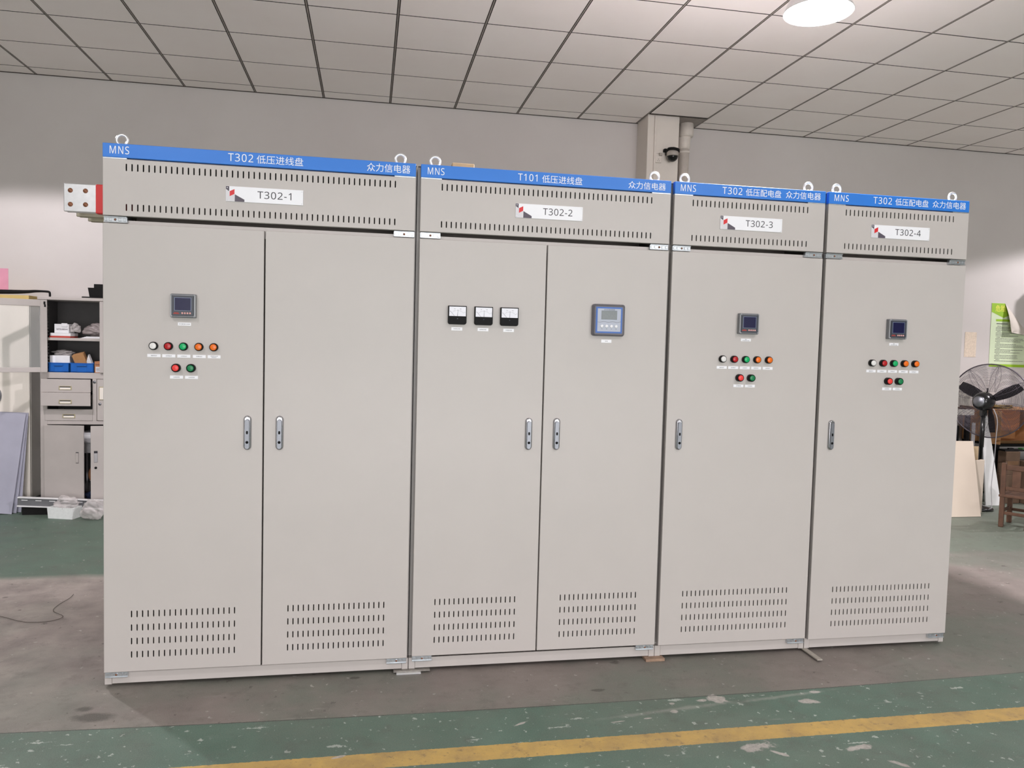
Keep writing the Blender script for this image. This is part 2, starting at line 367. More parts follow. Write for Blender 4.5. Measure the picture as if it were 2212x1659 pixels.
def thing(name, label, cat, loc=(0, 0, 0), rotz=0.0, group=None):
    o = bpy.data.objects.new(name, None); COL.objects.link(o); o.location = loc; o.rotation_euler = (0, 0, rotz); o.empty_display_size = 0.1
    o['label'] = label; o['category'] = cat
    if group: o['group'] = group
    ORG[o.name] = Vector(loc) if not rotz else Vector((0, 0, 0))
    return o
def part(name, mb, m, parent, label=None):
    """mb in world coordinates (or in the root's own frame when the root is turned)"""
    org = ORG[parent.name]
    o = bpy.data.objects.new(name, mb.mesh(name, m, org)); COL.objects.link(o); o.parent = parent; ORG[o.name] = org
    if label: o['label'] = label
    return o
def piece(name, me, parent, pos, label=None):
    """an existing mesh put at pos"""
    o = bpy.data.objects.new(name, me); COL.objects.link(o); o.parent = parent; o.location = Vector(pos) - ORG[parent.name]; ORG[o.name] = Vector(pos)
    if label: o['label'] = label
    return o
def single(name, mb, m, label, cat, loc=(0, 0, 0), group=None, kind=None):
    o = bpy.data.objects.new(name, mb.mesh(name, m, loc)); COL.objects.link(o); o.location = loc; o['label'] = label; o['category'] = cat
    if group: o['group'] = group
    if kind: o['kind'] = kind
    ORG[o.name] = Vector(loc)
    return o
def struct(name, mb, m):
    o = bpy.data.objects.new(name, mb.mesh(name, m)); COL.objects.link(o); o['kind'] = 'structure'; return o

_tc = {}
try:
    import os
    FONT = bpy.data.fonts.load(os.path.join(bpy.utils.resource_path('LOCAL'), 'datafiles', 'fonts', 'NotoSansHebrew-Regular.woff2'))
except Exception:
    FONT = None
def glyphs(s, bold=0.0, space=1.0):
    k = (s, bold, space)
    if k not in _tc:
        cu = bpy.data.curves.new('lettering', 'FONT'); cu.body = s; cu.size = 1.0; cu.resolution_u = 3; cu.offset = bold; cu.space_character = space
        if FONT and s.isascii(): cu.font = FONT
        o = bpy.data.objects.new('lettering', cu); COL.objects.link(o)
        dg = bpy.context.evaluated_depsgraph_get(); me = o.evaluated_get(dg).to_mesh()
        vs = [v.co.copy() for v in me.vertices]; fs = [tuple(p.vertices) for p in me.polygons]
        o.evaluated_get(dg).to_mesh_clear(); bpy.data.objects.remove(o); bpy.data.curves.remove(cu)
        _tc[k] = (vs, fs)
    return _tc[k]
def text(mb, s, x0, x1, z0, z1, y, bold=0.0, space=1.0):
    vs, fs = glyphs(s, bold, space)
    if not vs: return mb
    ax, bx = min(v.x for v in vs), max(v.x for v in vs); ay, by = min(v.y for v in vs), max(v.y for v in vs)
    return mb.add([(x0+(v.x-ax)/(bx-ax)*(x1-x0), y, z0+(v.y-ay)/(by-ay)*(z1-z0)) for v in vs], fs)
def stadium(hw, z0, z1, n=6, cx=0.0):
    p = []
    for k in range(n+1): a = PI*k/n; p.append((cx+hw*math.cos(a), z1-hw+hw*math.sin(a)))
    for k in range(n+1): a = PI+PI*k/n; p.append((cx+hw*math.cos(a), z0+hw+hw*math.sin(a)))
    return p
def rrect(x0, x1, z0, z1, r, n=4):
    p = []
    for cx, cz, a0 in ((x1-r, z1-r, 0), (x0+r, z1-r, PI/2), (x0+r, z0+r, PI), (x1-r, z0+r, 1.5*PI)):
        for k in range(n+1): a = a0+PI/2*k/n; p.append((cx+r*math.cos(a), cz+r*math.sin(a)))
    return p
def loft(mb, rings, cap0=True, cap1=True, smooth=False):     # rings: list of equal-length 3-D loops
    n = len(rings[0]); vs = [p for r in rings for p in r]; fs = []
    for i in range(len(rings)-1):
        for k in range(n): fs.append((i*n+k, i*n+(k+1) % n, (i+1)*n+(k+1) % n, (i+1)*n+k))
    mb.add(vs, fs, smooth)
    if cap0: mb.add(rings[0], [tuple(range(n))])
    if cap1: mb.add(rings[-1], [tuple(range(n))])
    return mb
AXY = Matrix.Rotation(PI/2, 4, 'X')                          # lathe axis +Z -> -Y (towards the viewer side)
def at(x, y, z, rot=AXY): return Matrix.Translation((x, y, z)) @ rot

# ------------------------------------------------------------------ the hall
CZ, WY = 3.740, 7.4325
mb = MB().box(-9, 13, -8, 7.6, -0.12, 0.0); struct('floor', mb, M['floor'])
mb = MB().box(-9, 13, WY, WY+0.2, 0, 4.0); struct('wall_back', mb, M['wall'])
mb = MB().box(-9.2, -9, -8, WY, 0, 4.0); struct('wall_left', mb, M['wall'])
mb = MB().box(13, 13.2, -8, WY, 0, 4.0); struct('wall_right', mb, M['wall'])
mb = MB().box(-9, 13, -8.2, -8, 0, 4.0); struct('wall_front', mb, M['wall'])
# suspended ceiling: tiles with open joints in a tee grid
GX0, GY0, P = -2.8652, 7.241, 0.605
mb = MB(); mb.mat = 0
xs = [GX0 + P*i for i in range(-10, 27)]; ys = [GY0 - P*j for j in range(0, 25)]
rows = [(GY0, WY)] + [(ys[j+1], ys[j]) for j in range(len(ys)-1)]
COLX0, COLX1, COLY = 2.595, 3.18, 7.085
for i in range(len(xs)-1):
    for ya, yb in rows:
        g, h = 0.0088, 0.0036
        x0, x1, y0, y1 = xs[i]+g, xs[i+1]-g, ya+h, (yb-h if yb < WY-0.01 else yb)
        cells = [(x0, x1, y0, y1)]
        if x1 > COLX0 and x0 < COLX1 and y1 > COLY:
            cells = []
            if x0 < COLX0-0.01: cells.append((x0, min(x1, COLX0-0.006), y0, y1))
            if x1 > COLX1+0.01: cells.append((max(x0, COLX1+0.006), x1, y0, y1))
            if y0 < COLY-0.01: cells.append((max(x0, COLX0), min(x1, COLX1), y0, COLY-0.006))
        for a, b, c, d in cells:
            vs = [(a, c, CZ+.008), (b, c, CZ+.008), (b, d, CZ+.008), (a, d, CZ+.008), (a+.002, c+.002, CZ), (b-.002, c+.002, CZ), (b-.002, d-.002, CZ), (a+.002, d-.002, CZ)]
            mb.add(vs, [(4, 5, 6, 7)])
            mb.mat = 2; mb.add(vs, [(0, 1, 5, 4), (1, 2, 6, 5), (2, 3, 7, 6), (3, 0, 4, 7)]); mb.mat = 0
mb.mat = 1
for x in xs: mb.box(x-.0045, x+.0045, -7.2, WY, CZ-.001, CZ+.008)
mb.mat = 2
mb.box(-9, 13, -8, WY, CZ+.0082, CZ+.05)
struct('ceiling', mb, [M['tile'], M['grid'], M['gapdark']])
# wall angle along the back wall at the ceiling
mb = MB().box(-9, COLX0, WY-.012, WY, CZ-.004, CZ+.006).box(COLX1, 13, WY-.012, WY, CZ-.004, CZ+.006)
mb.box(COLX0, COLX1, COLY-.004, COLY+.014, CZ-.003, CZ+.012)
struct('trim_1', mb, M['gapdark'])
# boxed column against the back wall
mb = MB().box(2.592, 2.911, 7.13, WY, 0, CZ+0.02, 0.004); struct('trim_2', mb, M['plaster'])
mb = MB().box(2.915, COLX1, 7.13, WY, CZ+0.002, CZ+0.03); struct('trim_3', mb, M['grid'])

# ------------------------------------------------------------------ switchgear row
F, FB, DEP = 3.4696, 3.4942, 0.80
HT, HB, PT, PB, DT, DB = 2.309, 2.252, 2.2465, 2.0137, 1.982, 0.0762
Z0 = 0.0142
def skin(mb, x0, x1, z0, z1, y, yb, rows, hw=0.0027, c=0.0016):
    """sheet-metal panel: front skin with slotted holes, chamfered edge, returned sides"""
    X0, X1, A, B = x0+c, x1-c, z0+c, z1-c
    rings = [[(x0, yb, z0), (x1, yb, z0), (x1, yb, z1), (x0, yb, z1)], [(x0, y+c, z0), (x1, y+c, z0), (x1, y+c, z1), (x0, y+c, z1)],
             [(X0, y, A), (X1, y, A), (X1, y, B), (X0, y, B)]]
    loft(mb, rings, False, False)
    zc = A
    def quad(a, b, p, q): mb.add([(a, y, p), (b, y, p), (b, y, q), (a, y, q)], [(0, 1, 2, 3)])
    for xa, xb, n, s0, s1 in sorted(rows, key=lambda r: r[3]):
        lo, hi = s0-0.004, s1+0.004
        quad(X0, X1, zc, lo); pitch = (xb-xa)/(n-1)
        quad(X0, xa-pitch/2, lo, hi); quad(xb+pitch/2, X1, lo, hi)
        for k in range(n):
            xc = xa+pitch*k; l, r = xc-pitch/2, xc+pitch/2
            top = [(xc+hw*math.cos(PI*j/4), y, s1-hw+hw*math.sin(PI*j/4)) for j in range(5)]
            bot = [(xc+hw*math.cos(PI+PI*j/4), y, s0+hw+hw*math.sin(PI+PI*j/4)) for j in range(5)]
            mb.add([(r, y, lo), (r, y, hi), top[0], bot[4]], [(0, 1, 2, 3)])
            mb.add([(l, y, hi), (l, y, lo), bot[0], top[4]], [(0, 1, 2, 3)])
            mb.add([(r, y, hi), (l, y, hi)] + top[::-1], [tuple(range(7))])
            mb.add([(l, y, lo), (r, y, lo)] + bot[::-1], [tuple(range(7))])
            loop = top + bot
            loft(mb, [loop, [(p[0], y+0.002, p[2]) for p in loop]], False, False)
        zc = hi
    quad(X0, X1, zc, B)
    return mb

# shared small parts, modelled around their own centre on the door face (y = 0, viewer at -y)
def me_of(fn, m, name): b = MB(); fn(b); return b.mesh(name, m)
def _bez(b): b.lathe([(0.0172, 0), (0.0172, .016), (0.0162, .019), (0.0138, .019), (0.0136, .012)], 28, at(0, 0, 0))
ME_BEZ = me_of(_bez, M['black'], 'lamp_bezel')
def lens_me(m, h, name):
    b = MB(); b.lathe([(0.0136, 0.004), (0.0136, h-.003), (0.0122, h-.0006), (0.010, h), (0, h+.0006)], 28, at(0, 0, 0)); return b.mesh(name, m)
LENS = {k: lens_me(M['l_'+k], .0235, 'lens') for k in ('white', 'red', 'green', 'orange')}
CAPS = {k: lens_me(M['b_'+k], .0265, 'button_cap') for k in ('red', 'green')}
def _bez2(b): b.lathe([(0.0178, 0), (0.0178, .020), (0.0168, .023), (0.0138, .023), (0.0136, .014)], 28, at(0, 0, 0))
ME_BEZ2 = me_of(_bez2, M['black'], 'button_bezel')
def eye_me():
    b = MB(); n = 28
    b.tube([(.0215*math.cos(2*PI*k/n), 0, .0215*math.sin(2*PI*k/n)+.026) for k in range(n)], .0058, 10, True)
    b.lathe([(.016, 0), (.016, .004), (.011, .007), (.009, .012)], 16, Matrix.Identity(4)); return b.mesh('lifting_eye', M['bright'])
ME_EYE = eye_me()
def hinge_me():
    b = MB()
    b.box(-.045, .045, .0, .0235, -.0125, -.0095, .0008).box(-.045, .045, .0, .0235, .0095, .0125, .0008)
    b.box(-.045, .045, .007, .0235, -.0095, .0095)
    for k in (-.036, -.018, .018, .036): b.box(k-.006, k+.006, .003, .0075, -.0062, .0062, .001)
    b.lathe([(.0052, 0), (.0052, .003), (.003, .0045), (0, .0045)], 12, at(0, .007, 0)); return b
ME_HINGE = hinge_me().mesh('hinge', M['zinc'])
ME_SCREW = MB().lathe([(.0042, 0), (.0042, .0012), (0, .0012)], 12, at(0, .0026, 0)).mesh('hinge_screw', M['copper'])
def handle_meshes():
    st = lambda d: stadium(.0165-d, -.075+d, .075-d, 8)
    b = MB(); prof = [(0, 0), (0, -.0045), (.0012, -.0075), (.0030, -.0098), (.0050, -.0112), (.0060, -.0112), (.0062, -.0085)]
    loft(b, [[(x, y, z) for x, z in st(d)] for d, y in prof], True, True, True)
    base = b.mesh('handle_base', M['chrome'])
    l0 = stadium(.0100, -.0700, .0600, 8); l1 = stadium(.0088, -.0688, .0588, 8)
    b = MB(); loft(b, [[(x, -.0086, z) for x, z in l0], [(x, -.0150, z) for x, z in l0], [(x, -.0165, z) for x, z in l1]], False, True)
    lever = b.mesh('lever', M['satin'])
    b = MB(); b.prism(stadium(.0042, -.005, .010, 5), -.0168, -.0160)
    keyhole = b.mesh('keyhole', M['black'])
    b = MB(); b.lathe([(.0062, 0), (.0062, .0006), (0, .0006)], 16, at(0, -.0162, -.040))
    lock = b.mesh('lock_cylinder', M['black'])
    return base, lever, keyhole, lock
HANDLE = handle_meshes()
def pm_meshes():
    r = {}
    b = MB(); loft(b, [[(x, 0, z) for x, z in rrect(-.050, .050, -.050, .050, .004)], [(x, -.020, z) for x, z in rrect(-.050, .050, -.050, .050, .004)],
                       [(x, -.024, z) for x, z in rrect(-.046, .046, -.046, .046, .004)]], True, True); r['body'] = b.mesh('meter_body', M['clear_rim'])
    b = MB(); b.box(-.043, .043, -.0275, -.022, -.042, .042, .0015); r['bezel'] = b.mesh('bezel', M['bezel'])
    b = MB(); b.box(-.0335, .0335, -.0282, -.027, -.0205, .0345); r['line'] = b.mesh('screen_frame', M['rim_line'])
    b = MB(); b.box(-.0315, .0315, -.0288, -.0275, -.0190, .0328); r['screen'] = b.mesh('screen', M['navy'])
    r['btn'] = MB().lathe([(.0040, 0), (.0040, .0012), (0, .0014)], 10, at(0, -.0274, -.0310)).mesh('meter_button', M['pink_btn'])
    b = MB(); b.box(-.038, -.014, -.0279, -.0274, -.0345, -.0318)
    for k in range(4): b.box(-.034+.0045*k, -.0308+.0045*k, -.0279, -.0274, -.0308, -.0280)
    r['mark'] = b.mesh('printed_mark', M['redbox'])
    b = MB()
    for sx in (-.0445, .0445):
        for sz in (-.0445, .0445): b.lathe([(.004, 0), (.004, .004), (0, .005)], 10, at(sx, -.0235, sz))
    for sx in (-.0478, .0478): b.box(sx-.0018, sx+.0018, -.027, -.020, -.045, .045)
    r['rim'] = b.mesh('cover_rim', M['clear_edge'])
    return r
PM = pm_meshes()
def am_meshes():
    r = {}; b = MB()
    p0 = [(-.0415, .0415), (-.0415, -.033), (-.0385, -.039), (-.033, -.0415), (.033, -.0415), (.0385, -.039), (.0415, -.033), (.0415, .0415)]
    p1 = [(x*.97, z*.97) for x, z in p0]
    loft(b, [[(x, 0, z) for x, z in p0], [(x, -.017, z) for x, z in p0], [(x, -.020, z) for x, z in p1]], True, True); r['body'] = b.mesh('meter_body', M['black'])
    b = MB(); b.box(-.0375, .0375, -.0206, -.019, -.0045, .0375); r['dial'] = b.mesh('dial', M['dial'])
    b = MB()
    for k in range(21):
        a = math.radians(45+90*k/20); c, s = math.cos(a), math.sin(a); r0, r1 = .036, (.0395 if k % 5 == 0 else .0375); wd = .0004
        b.flat([(r0*c-wd*s, -.016+r0*s+wd*c), (r1*c-wd*s, -.016+r1*s+wd*c), (r1*c+wd*s, -.016+r1*s-wd*c), (r0*c+wd*s, -.016+r0*s-wd*c)], -.0209)
    text(b, '50', -.0155, -.0100, .0260, .0295, -.0209); text(b, '100', .0085, .0165, .0260, .0295, -.0209)
    text(b, '0', -.0350, -.0325, .0150, .0180, -.0209); text(b, 'A', .0310, .0345, .0120, .0155, -.0209)
    r['scale'] = b.mesh('scale_print', M['ink'])
    b = MB(); b.flat([(-.0330, .0170), (-.0322, .0176), (-.0135, -.0040), (-.0148, -.0040)], -.0213)
    b.flat([(.0012, .0245), (.0018, .0245), (.0008, -.0045), (-.0008, -.0045)], -.0213); r['needle'] = b.mesh('needle', M['ink2'])
    b = MB(); b.lathe([(.003, 0), (.003, .0014), (0, .0016)], 12, at(0, -.0198, -.0165)); r['screw'] = b.mesh('zero_screw', M['bezel'])
    return r
AM = am_meshes()
_tagcache = {}
def tag_mesh(lines, w, h):
    b = MB(); b.box(-w/2, w/2, -.0016, 0, -h/2, h/2, .0004)
    return b.mesh('label_tag', M['white'])
TAG = {}
def label_tag(par, x, z, s, w=.0525, h=.0135):
    if (w, h) not in TAG: TAG[(w, h)] = tag_mesh(s, w, h)
    o = piece('label_tag', TAG[(w, h)], par, (x, F, z))
    b = MB(); lines = s.split('\n')
    for i, ln in enumerate(lines):
        tw = min(w*.86, .0062*len(ln)*(0.8 if len(lines) > 1 else 1)); th = .0052 if len(lines) == 1 else .0044
        zc = z + (0 if len(lines) == 1 else (.0028, -.0028)[i]); text(b, ln, x-tw/2, x+tw/2, zc-th/2, zc+th/2, F-.00175)
    part('lettering', b, M['ink'], o).location = -(Vector((x, F, z)) - ORG[o.name])
    return o
def power_meter(par, x, z):
    o = piece('power_meter', PM['body'], par, (x, F, z))
    for n, k in (('bezel', 'bezel'), ('screen_frame', 'line'), ('screen', 'screen'), ('printed_mark', 'mark'), ('cover_rim', 'rim')): piece(n, PM[k], o, (x, F, z))
    for k in range(4): piece('meter_button', PM['btn'], o, (x-.002+.0103*k, F, z))
def ammeter(par, x, z):
    o = piece('ammeter', AM['body'], par, (x, F, z))
    for n, k in (('dial', 'dial'), ('scale_print', 'scale'), ('needle', 'needle'), ('zero_screw', 'screw')): piece(n, AM[k], o, (x, F, z))
def controller(par, x, z):
    b = MB(); w, h = .078, .074
    loft(b, [[(x+a, F, z+c) for a, c in rrect(-w, w, -h, h, .012, 5)], [(x+a, F-.018, z+c) for a, c in rrect(-w, w, -h, h, .012, 5)],
             [(x+a, F-.026, z+c) for a, c in rrect(-w+.006, w-.006, -h+.006, h-.006, .009, 5)], [(x+a, F-.024, z+c) for a, c in rrect(-w+.010, w-.010, -h+.010, h-.010, .004, 5)]])
    o = part('power_factor_controller', b, M['ctrl_grey'], par)
    part('front_film', MB().box(x-.064, x+.064, F-.0252, F-.023, z-.0605, z+.0605, .0006), M['ctrl_blue'], o, 'blue bordered front film')
    part('silver_panel', MB().box(x-.056, x+.056, F-.0258, F-.0245, z-.0530, z+.0530), M['ctrl_silver'], o)
    part('screen', MB().box(x-.0375, x+.0375, F-.0268, F-.0250, z+.003, z+.0440, .0004), M['lcd'], o)
    for k in range(4): part('button', MB().lathe([(.0072, 0), (.0072, .0025), (.006, .0035), (0, .0035)], 20, at(x-.0345+.0230*k, F-.0256, z-.0285)), M['white'], o)
    b = MB(); text(b, '无功补偿控制器', x-.026, x+.026, z+.0455, z+.0512, F-.0262)
    for k, s in enumerate(('Esc', 'Set', 'Auto', 'Ok')): text(b, s, x-.0375+.0230*k, x-.0305+.0230*k, z-.0432, z-.0400, F-.0262)
    part('lettering', b, M['ink'], o)
    b = MB(); pts = [(x-.056+.112*i/24, F-.0262, z-.0085-.0022*math.sin(i*.7)) for i in range(25)]; b.tube(pts, .0006, 5); part('wave_line', b, M['ctrl_grey'], o)
def lampset(par, xs, zl, bx, zb, names):
    for x, k in zip(xs, ('white', 'red', 'green', 'orange', 'orange')):
        o = piece('indicator_lamp', ME_BEZ, par, (x, F, zl)); piece('lens', LENS[k], o, (x, F, zl), {'red': 'dark red lens'}.get(k, k+' lens'))
    for x, k in zip(bx, ('red', 'green')):
        o = piece('push_button', ME_BEZ2, par, (x, F, zb)); piece('button_cap', CAPS[k], o, (x, F, zb), k+' cap')
    for x, s in zip(xs, names): label_tag(par, x, zl-.041, s)
    for x, s in zip(bx, ('合闸按钮', '分闸按钮')): label_tag(par, x, zb-.0395, s)
def door_handle(par, x, z):
    o = piece('door_handle', HANDLE[0], par, (x, F, z))
    for n, me in zip(('lever', 'keyhole', 'lock_cylinder'), HANDLE[1:]): piece(n, me, o, (x, F, z))
def name_plate(par, x0, x1, z0, z1, s):
    w, h = x1-x0, z1-z0; b = MB().box(x0, x1, F-.004, F, z0, z1, .0006); o = part('name_plate', b, M['white'], par)
    yy = F-.0043
    P_ = lambda pts: [(x0+w*a, z1-h*c) for a, c in pts]
    part('logo_grey', MB().flat(P_([(.003, .2), (.05, .36), (.05, .64), (.111, .5), (.115, .985), (.003, .985)]), yy), M['pale'], o)
    for q in ([(.002, .01), (.044, .01), (.044, .34), (.002, .2)], [(.115, .52), (.238, .84), (.238, .99), (.115, .99)]): part('logo_dark', MB().flat(P_(q), yy), M['ink2'], o)
    part('logo_red', MB().flat(P_([(.05, .33), (.111, .18), (.111, .5), (.05, .66)]), yy-.0001), M['red_print'], o)
    for a, c in ((.02, .11), (.02, .9), (.982, .11), (.982, .9)): part('fixing_pin', MB().lathe([(.0022, 0), (.0022, .0012), (0, .0014)], 10, at(x0+w*a, F-.0042, z1-h*c)), M['white'], o)
    part('lettering', text(MB(), s, x0+.405*w, x0+.845*w, z0+.29*h, z0+.77*h, yy, 0.0, 1.08), M['ink'], o)

CABS = [
 dict(L=-1.0963, R=.1992, l=-1.0914, r=.1923, m=-.4467, top=(51, -1.0, .103), plate=(-.607, -.289, 'T302-1'), eyes=(-1.029, .125),
      head=[('MNS', -1.064, -.989, 2.2665, 2.2985), ('T302', -.599, -.497, 2.267, 2.300), ('低压进线盘', -.483, -.291, 2.2645, 2.300), ('众力信电器', -.021, .167, 2.263, 2.299)],
      vents=[[(-.981, -.561, 20)], [(-.335, .084, 20)]], handles=(-.512, -.378), hb=('l', 'r'), off=0.0,
      label='widest pale grey switchgear cabinet, plated T302-1, at the left end of the row'),
 dict(L=.2021, R=1.3965, l=.2146, r=1.3874, m=.798, top=(46, .310, 1.293), plate=(.644, .959, 'T302-2'), eyes=(.28, 1.319),
      head=[('MNS', .244, .318, 2.266, 2.297), ('T101', .652, .742, 2.265, 2.297), ('低压进线盘', .764, .954, 2.262, 2.297), ('众力信电器', 1.177, 1.360, 2.262, 2.2955)],
      vents=[[(.316, .688, 18)], [(.908, 1.281, 18)]], handles=(.7325, .865), hb=('l', 'r'), off=.0055,
      label='two-door pale grey switchgear cabinet with three dial meters, plated T302-2'),
 dict(L=1.3987, R=2.1974, l=1.4062, r=2.1893, m=None, top=(28, 1.5005, 2.095), plate=(1.640, 1.961, 'T302-3'), eyes=(1.471, 2.12),
      head=[('MNS', 1.435, 1.511, 2.265, 2.297), ('T302', 1.646, 1.748, 2.265, 2.298), ('低压配电盘', 1.766, 1.951, 2.263, 2.298), ('众力信电器', 1.976, 2.162, 2.264, 2.299)],
      vents=[[(1.523, 2.075, 26)]], handles=(1.470,), hb=('r',), off=0.0,
      label='single-door pale grey switchgear cabinet, plated T302-3, third from the left'),
 dict(L=2.2012, R=3.0063, l=2.2067, r=2.9953, m=None, top=(28, 2.304, 2.906), plate=(2.444, 2.771, 'T302-4'), eyes=(2.274, 2.931),
      head=[('MNS', 2.236, 2.313, 2.266, 2.298), ('T302', 2.449, 2.552, 2.266, 2.299), ('低压配电盘', 2.571, 2.758, 2.264, 2.299), ('众力信电器', 2.782, 2.974, 2.265, 2.300)],
      vents=[[(2.3305, 2.882, 26)]], handles=(2.277,), hb=('r',), off=-.008,
      label='single-door pale grey switchgear cabinet, plated T302-4, at the right end of the row'),
]
croots = []
for ci, c in enumerate(CABS):
    L, R, l, r = c['L'], c['R'], c['l'], c['r']; BK = FB+DEP
    t = thing('switchgear_cabinet', c['label'], 'electrical cabinet', ((L+R)/2, FB+DEP/2, 0), group='switchgear row'); croots.append(t)
    b = MB(); pw = .0285
    fl = .0135 if ci == 0 else Z0; fr = .0115 if ci == 3 else Z0
    b.box(L, L+pw, FB, FB+.04, fl, .066, .001).box(R-pw, R, FB, FB+.04, fr, .066, .001)
    b.box(L+.0005, L+pw, FB+.030, FB+.05, .06, HT-.002).box(R-pw, R-.0005, FB+.030, FB+.05, .06, HT-.002)
    b.box(L, L+.04, BK-.04, BK, .0012, HT-.002).box(R-.04, R, BK-.04, BK, .0012, HT-.002)
    b.box(L+.001, L+.003, FB+.04, BK-.04, .05, HT-.002).box(R-.003, R-.001, FB+.04, BK-.04, .05, HT-.002)
    b.box(L+pw, R-pw, FB+.0004, FB+.03, 1.950, 1.9985).box(L+pw, R-pw, FB+.0004, FB+.03, 2.236, HT-.002)
    b.box(L+.003, R-.003, BK-.003, BK-.001, .05, HT-.002).box(L+.002, R-.002, FB, BK, HT-.004, HT-.0015)
    b.box(L+.003, R-.003, FB+.032, BK-.003, .050, .056)
    part('frame', b, M['grey'], t)
    part('base_rail', MB().box(L+pw+.0008, R-pw-.0008, FB+.0008, FB+.0045, .0165, .0655, .0012), M['grey'], t)
    part('mounting_plate', MB().box(L+.06, R-.06, FB+.25, FB+.254, .08, 2.2), M['grey_in'], t)
    h = part('header_panel', MB().box(l, r, F, FB+.0, HB, HT, .0014), M['blue'], t, 'blue header strip')
    for s, a, bx, za, zb in c['head']:
        part('lettering', text(MB(), s, a, bx, za, zb, F-.0006, 0.0, 1.12 if s[0] in 'MT' else 1.0), M['white_ink'], h)
    n, xa, xb = c['top']
    part('vent_panel', skin(MB(), l, r, PB, PT, F, FB, [(xa, xb, n, 2.198, 2.2285), (xa, xb, n, 2.0345, 2.0635)]), M['grey'], t)
    name_plate(t, c['plate'][0], c['plate'][1], 2.0975, 2.1615, c['plate'][2])
    db = DB + c['off']
    vz = [(.313, .3425), (.254, .283), (.195, .224), (.1365, .1655)] if ci < 2 else [(.314, .343), (.2545, .2835), (.196, .225), (.1375, .1660)]
    if ci == 1: vz = [(a+.004, d+.004) for a, d in vz]
    if ci == 3: vz = [(a-.006, d-.006) for a, d in vz]
    spans = [(l, c['m']-.003), (c['m']+.003, r)] if c['m'] is not None else [(l, r)]
    for (a, d), vv in zip(spans, c['vents']):
        x0, x1, n = vv[0]
        part('door', skin(MB(), a, d, db, DT, F, FB-.001, [(x0, x1, n, p, q) for p, q in vz], hw=.0025), M['grey'], t)
    for x in c['handles']: door_handle(t, x, 1.110)
    for x in c['eyes']: piece('lifting_eye', ME_EYE, t, (x, F+.045, HT-.002))
    for sx in (l+.047, r-.047):
        o = piece('hinge', ME_HINGE, t, (sx, F+.0004, 1.9978)); piece('hinge_screw', ME_SCREW, o, (sx, F+.0004, 1.9978))
        part('header_tab', MB().box(sx-.046, sx+.046, F+.002, FB, PT+.0004, HB-.0004), M['zinc'], t)
    for sd in c['hb']:
        sx = l+.047 if sd == 'l' else r-.047
        o = piece('hinge', ME_HINGE, t, (sx, F+.0030, db-.0132)); piece('hinge_screw', ME_SCREW, o, (sx, F+.0030, db-.0132))
# instruments
t = croots[0]
power_meter(t, -.772, 1.6485); label_tag(t, -.771, 1.572, '多功能电力仪表')
lampset(t, (-.892, -.833, -.773, -.711, -.651), 1.477, (-.802, -.742), 1.386, ('储能指示', '合闸指示', '分闸指示', '故障指示', '进线柜分合闸\n联锁指示'))
t = croots[1]
for x, s in ((.3885, 'A相电流表'), (.508, 'B相电流表'), (.6265, 'C相电流表')): ammeter(t, x, 1.647); label_tag(t, x, 1.5855, s, .050, .0150)
controller(t, 1.096, 1.646); label_tag(t, 1.093, 1.548, '补偿', .050, .0150)
t = croots[2]
power_meter(t, 1.8005, 1.650); label_tag(t, 1.798, 1.572, '馈线\n多功能电力仪表')
lampset(t, (1.678, 1.738, 1.798, 1.858, 1.919), 1.4775, (1.769, 1.829), 1.388, ('储能指示', '合闸指示', '分闸指示', '故障指示', '检修指示'))
t = croots[3]
power_meter(t, 2.606, 1.647); label_tag(t, 2.604, 1.571, '馈线\n多功能电力仪表')
lampset(t, (2.483, 2.544, 2.604, 2.665, 2.726), 1.475, (2.577, 2.637), 1.385, ('储能指示', '合闸指示', '分闸指示', '故障指示', '检修指示'))
# busbars leaving the left side of the first cabinet
for k, (m, nm) in enumerate(((M['bright'], 'bright tinned busbar nearest the front'), (M['olive'], 'dull busbar'), (M['olive'], 'dull busbar'))):
    y0 = 3.75 + .15*k; b = MB()
    hole = [(-1.312, 2.153), (-1.250, 2.154), (-1.312, 2.092), (-1.250, 2.0935)]
    for dy in (0, .026):
        b.box(-1.340+(.004 if dy else 0), -1.05, y0+dy, y0+dy+.010, 2.060, 2.184, .003)
    o = part('busbar', b, m, croots[0], nm)
    for hx, hz in hole:
        b = MB()
        b.lathe([(.0105, 0), (.0105, .0004), (0, .0004)], 20, at(hx, y0, hz))
        b.box(hx-.010, hx+.010, y0-.0007, y0-.0003, hz-.001, hz+.002, xf=Matrix.Translation((hx, 0, hz)) @ Matrix.Rotation(.7, 4, 'Y') @ Matrix.Translation((-hx, 0, -hz)))
        part('bolt_hole', b, M['copper'], o)
    part('heat_shrink_sleeve', MB().box(-1.210, -1.052, y0-.002, y0+.038, 2.057, 2.186, .004), M['red_sleeve'] if k == 0 else M['olive'], o, 'red sleeve' if k == 0 else None)

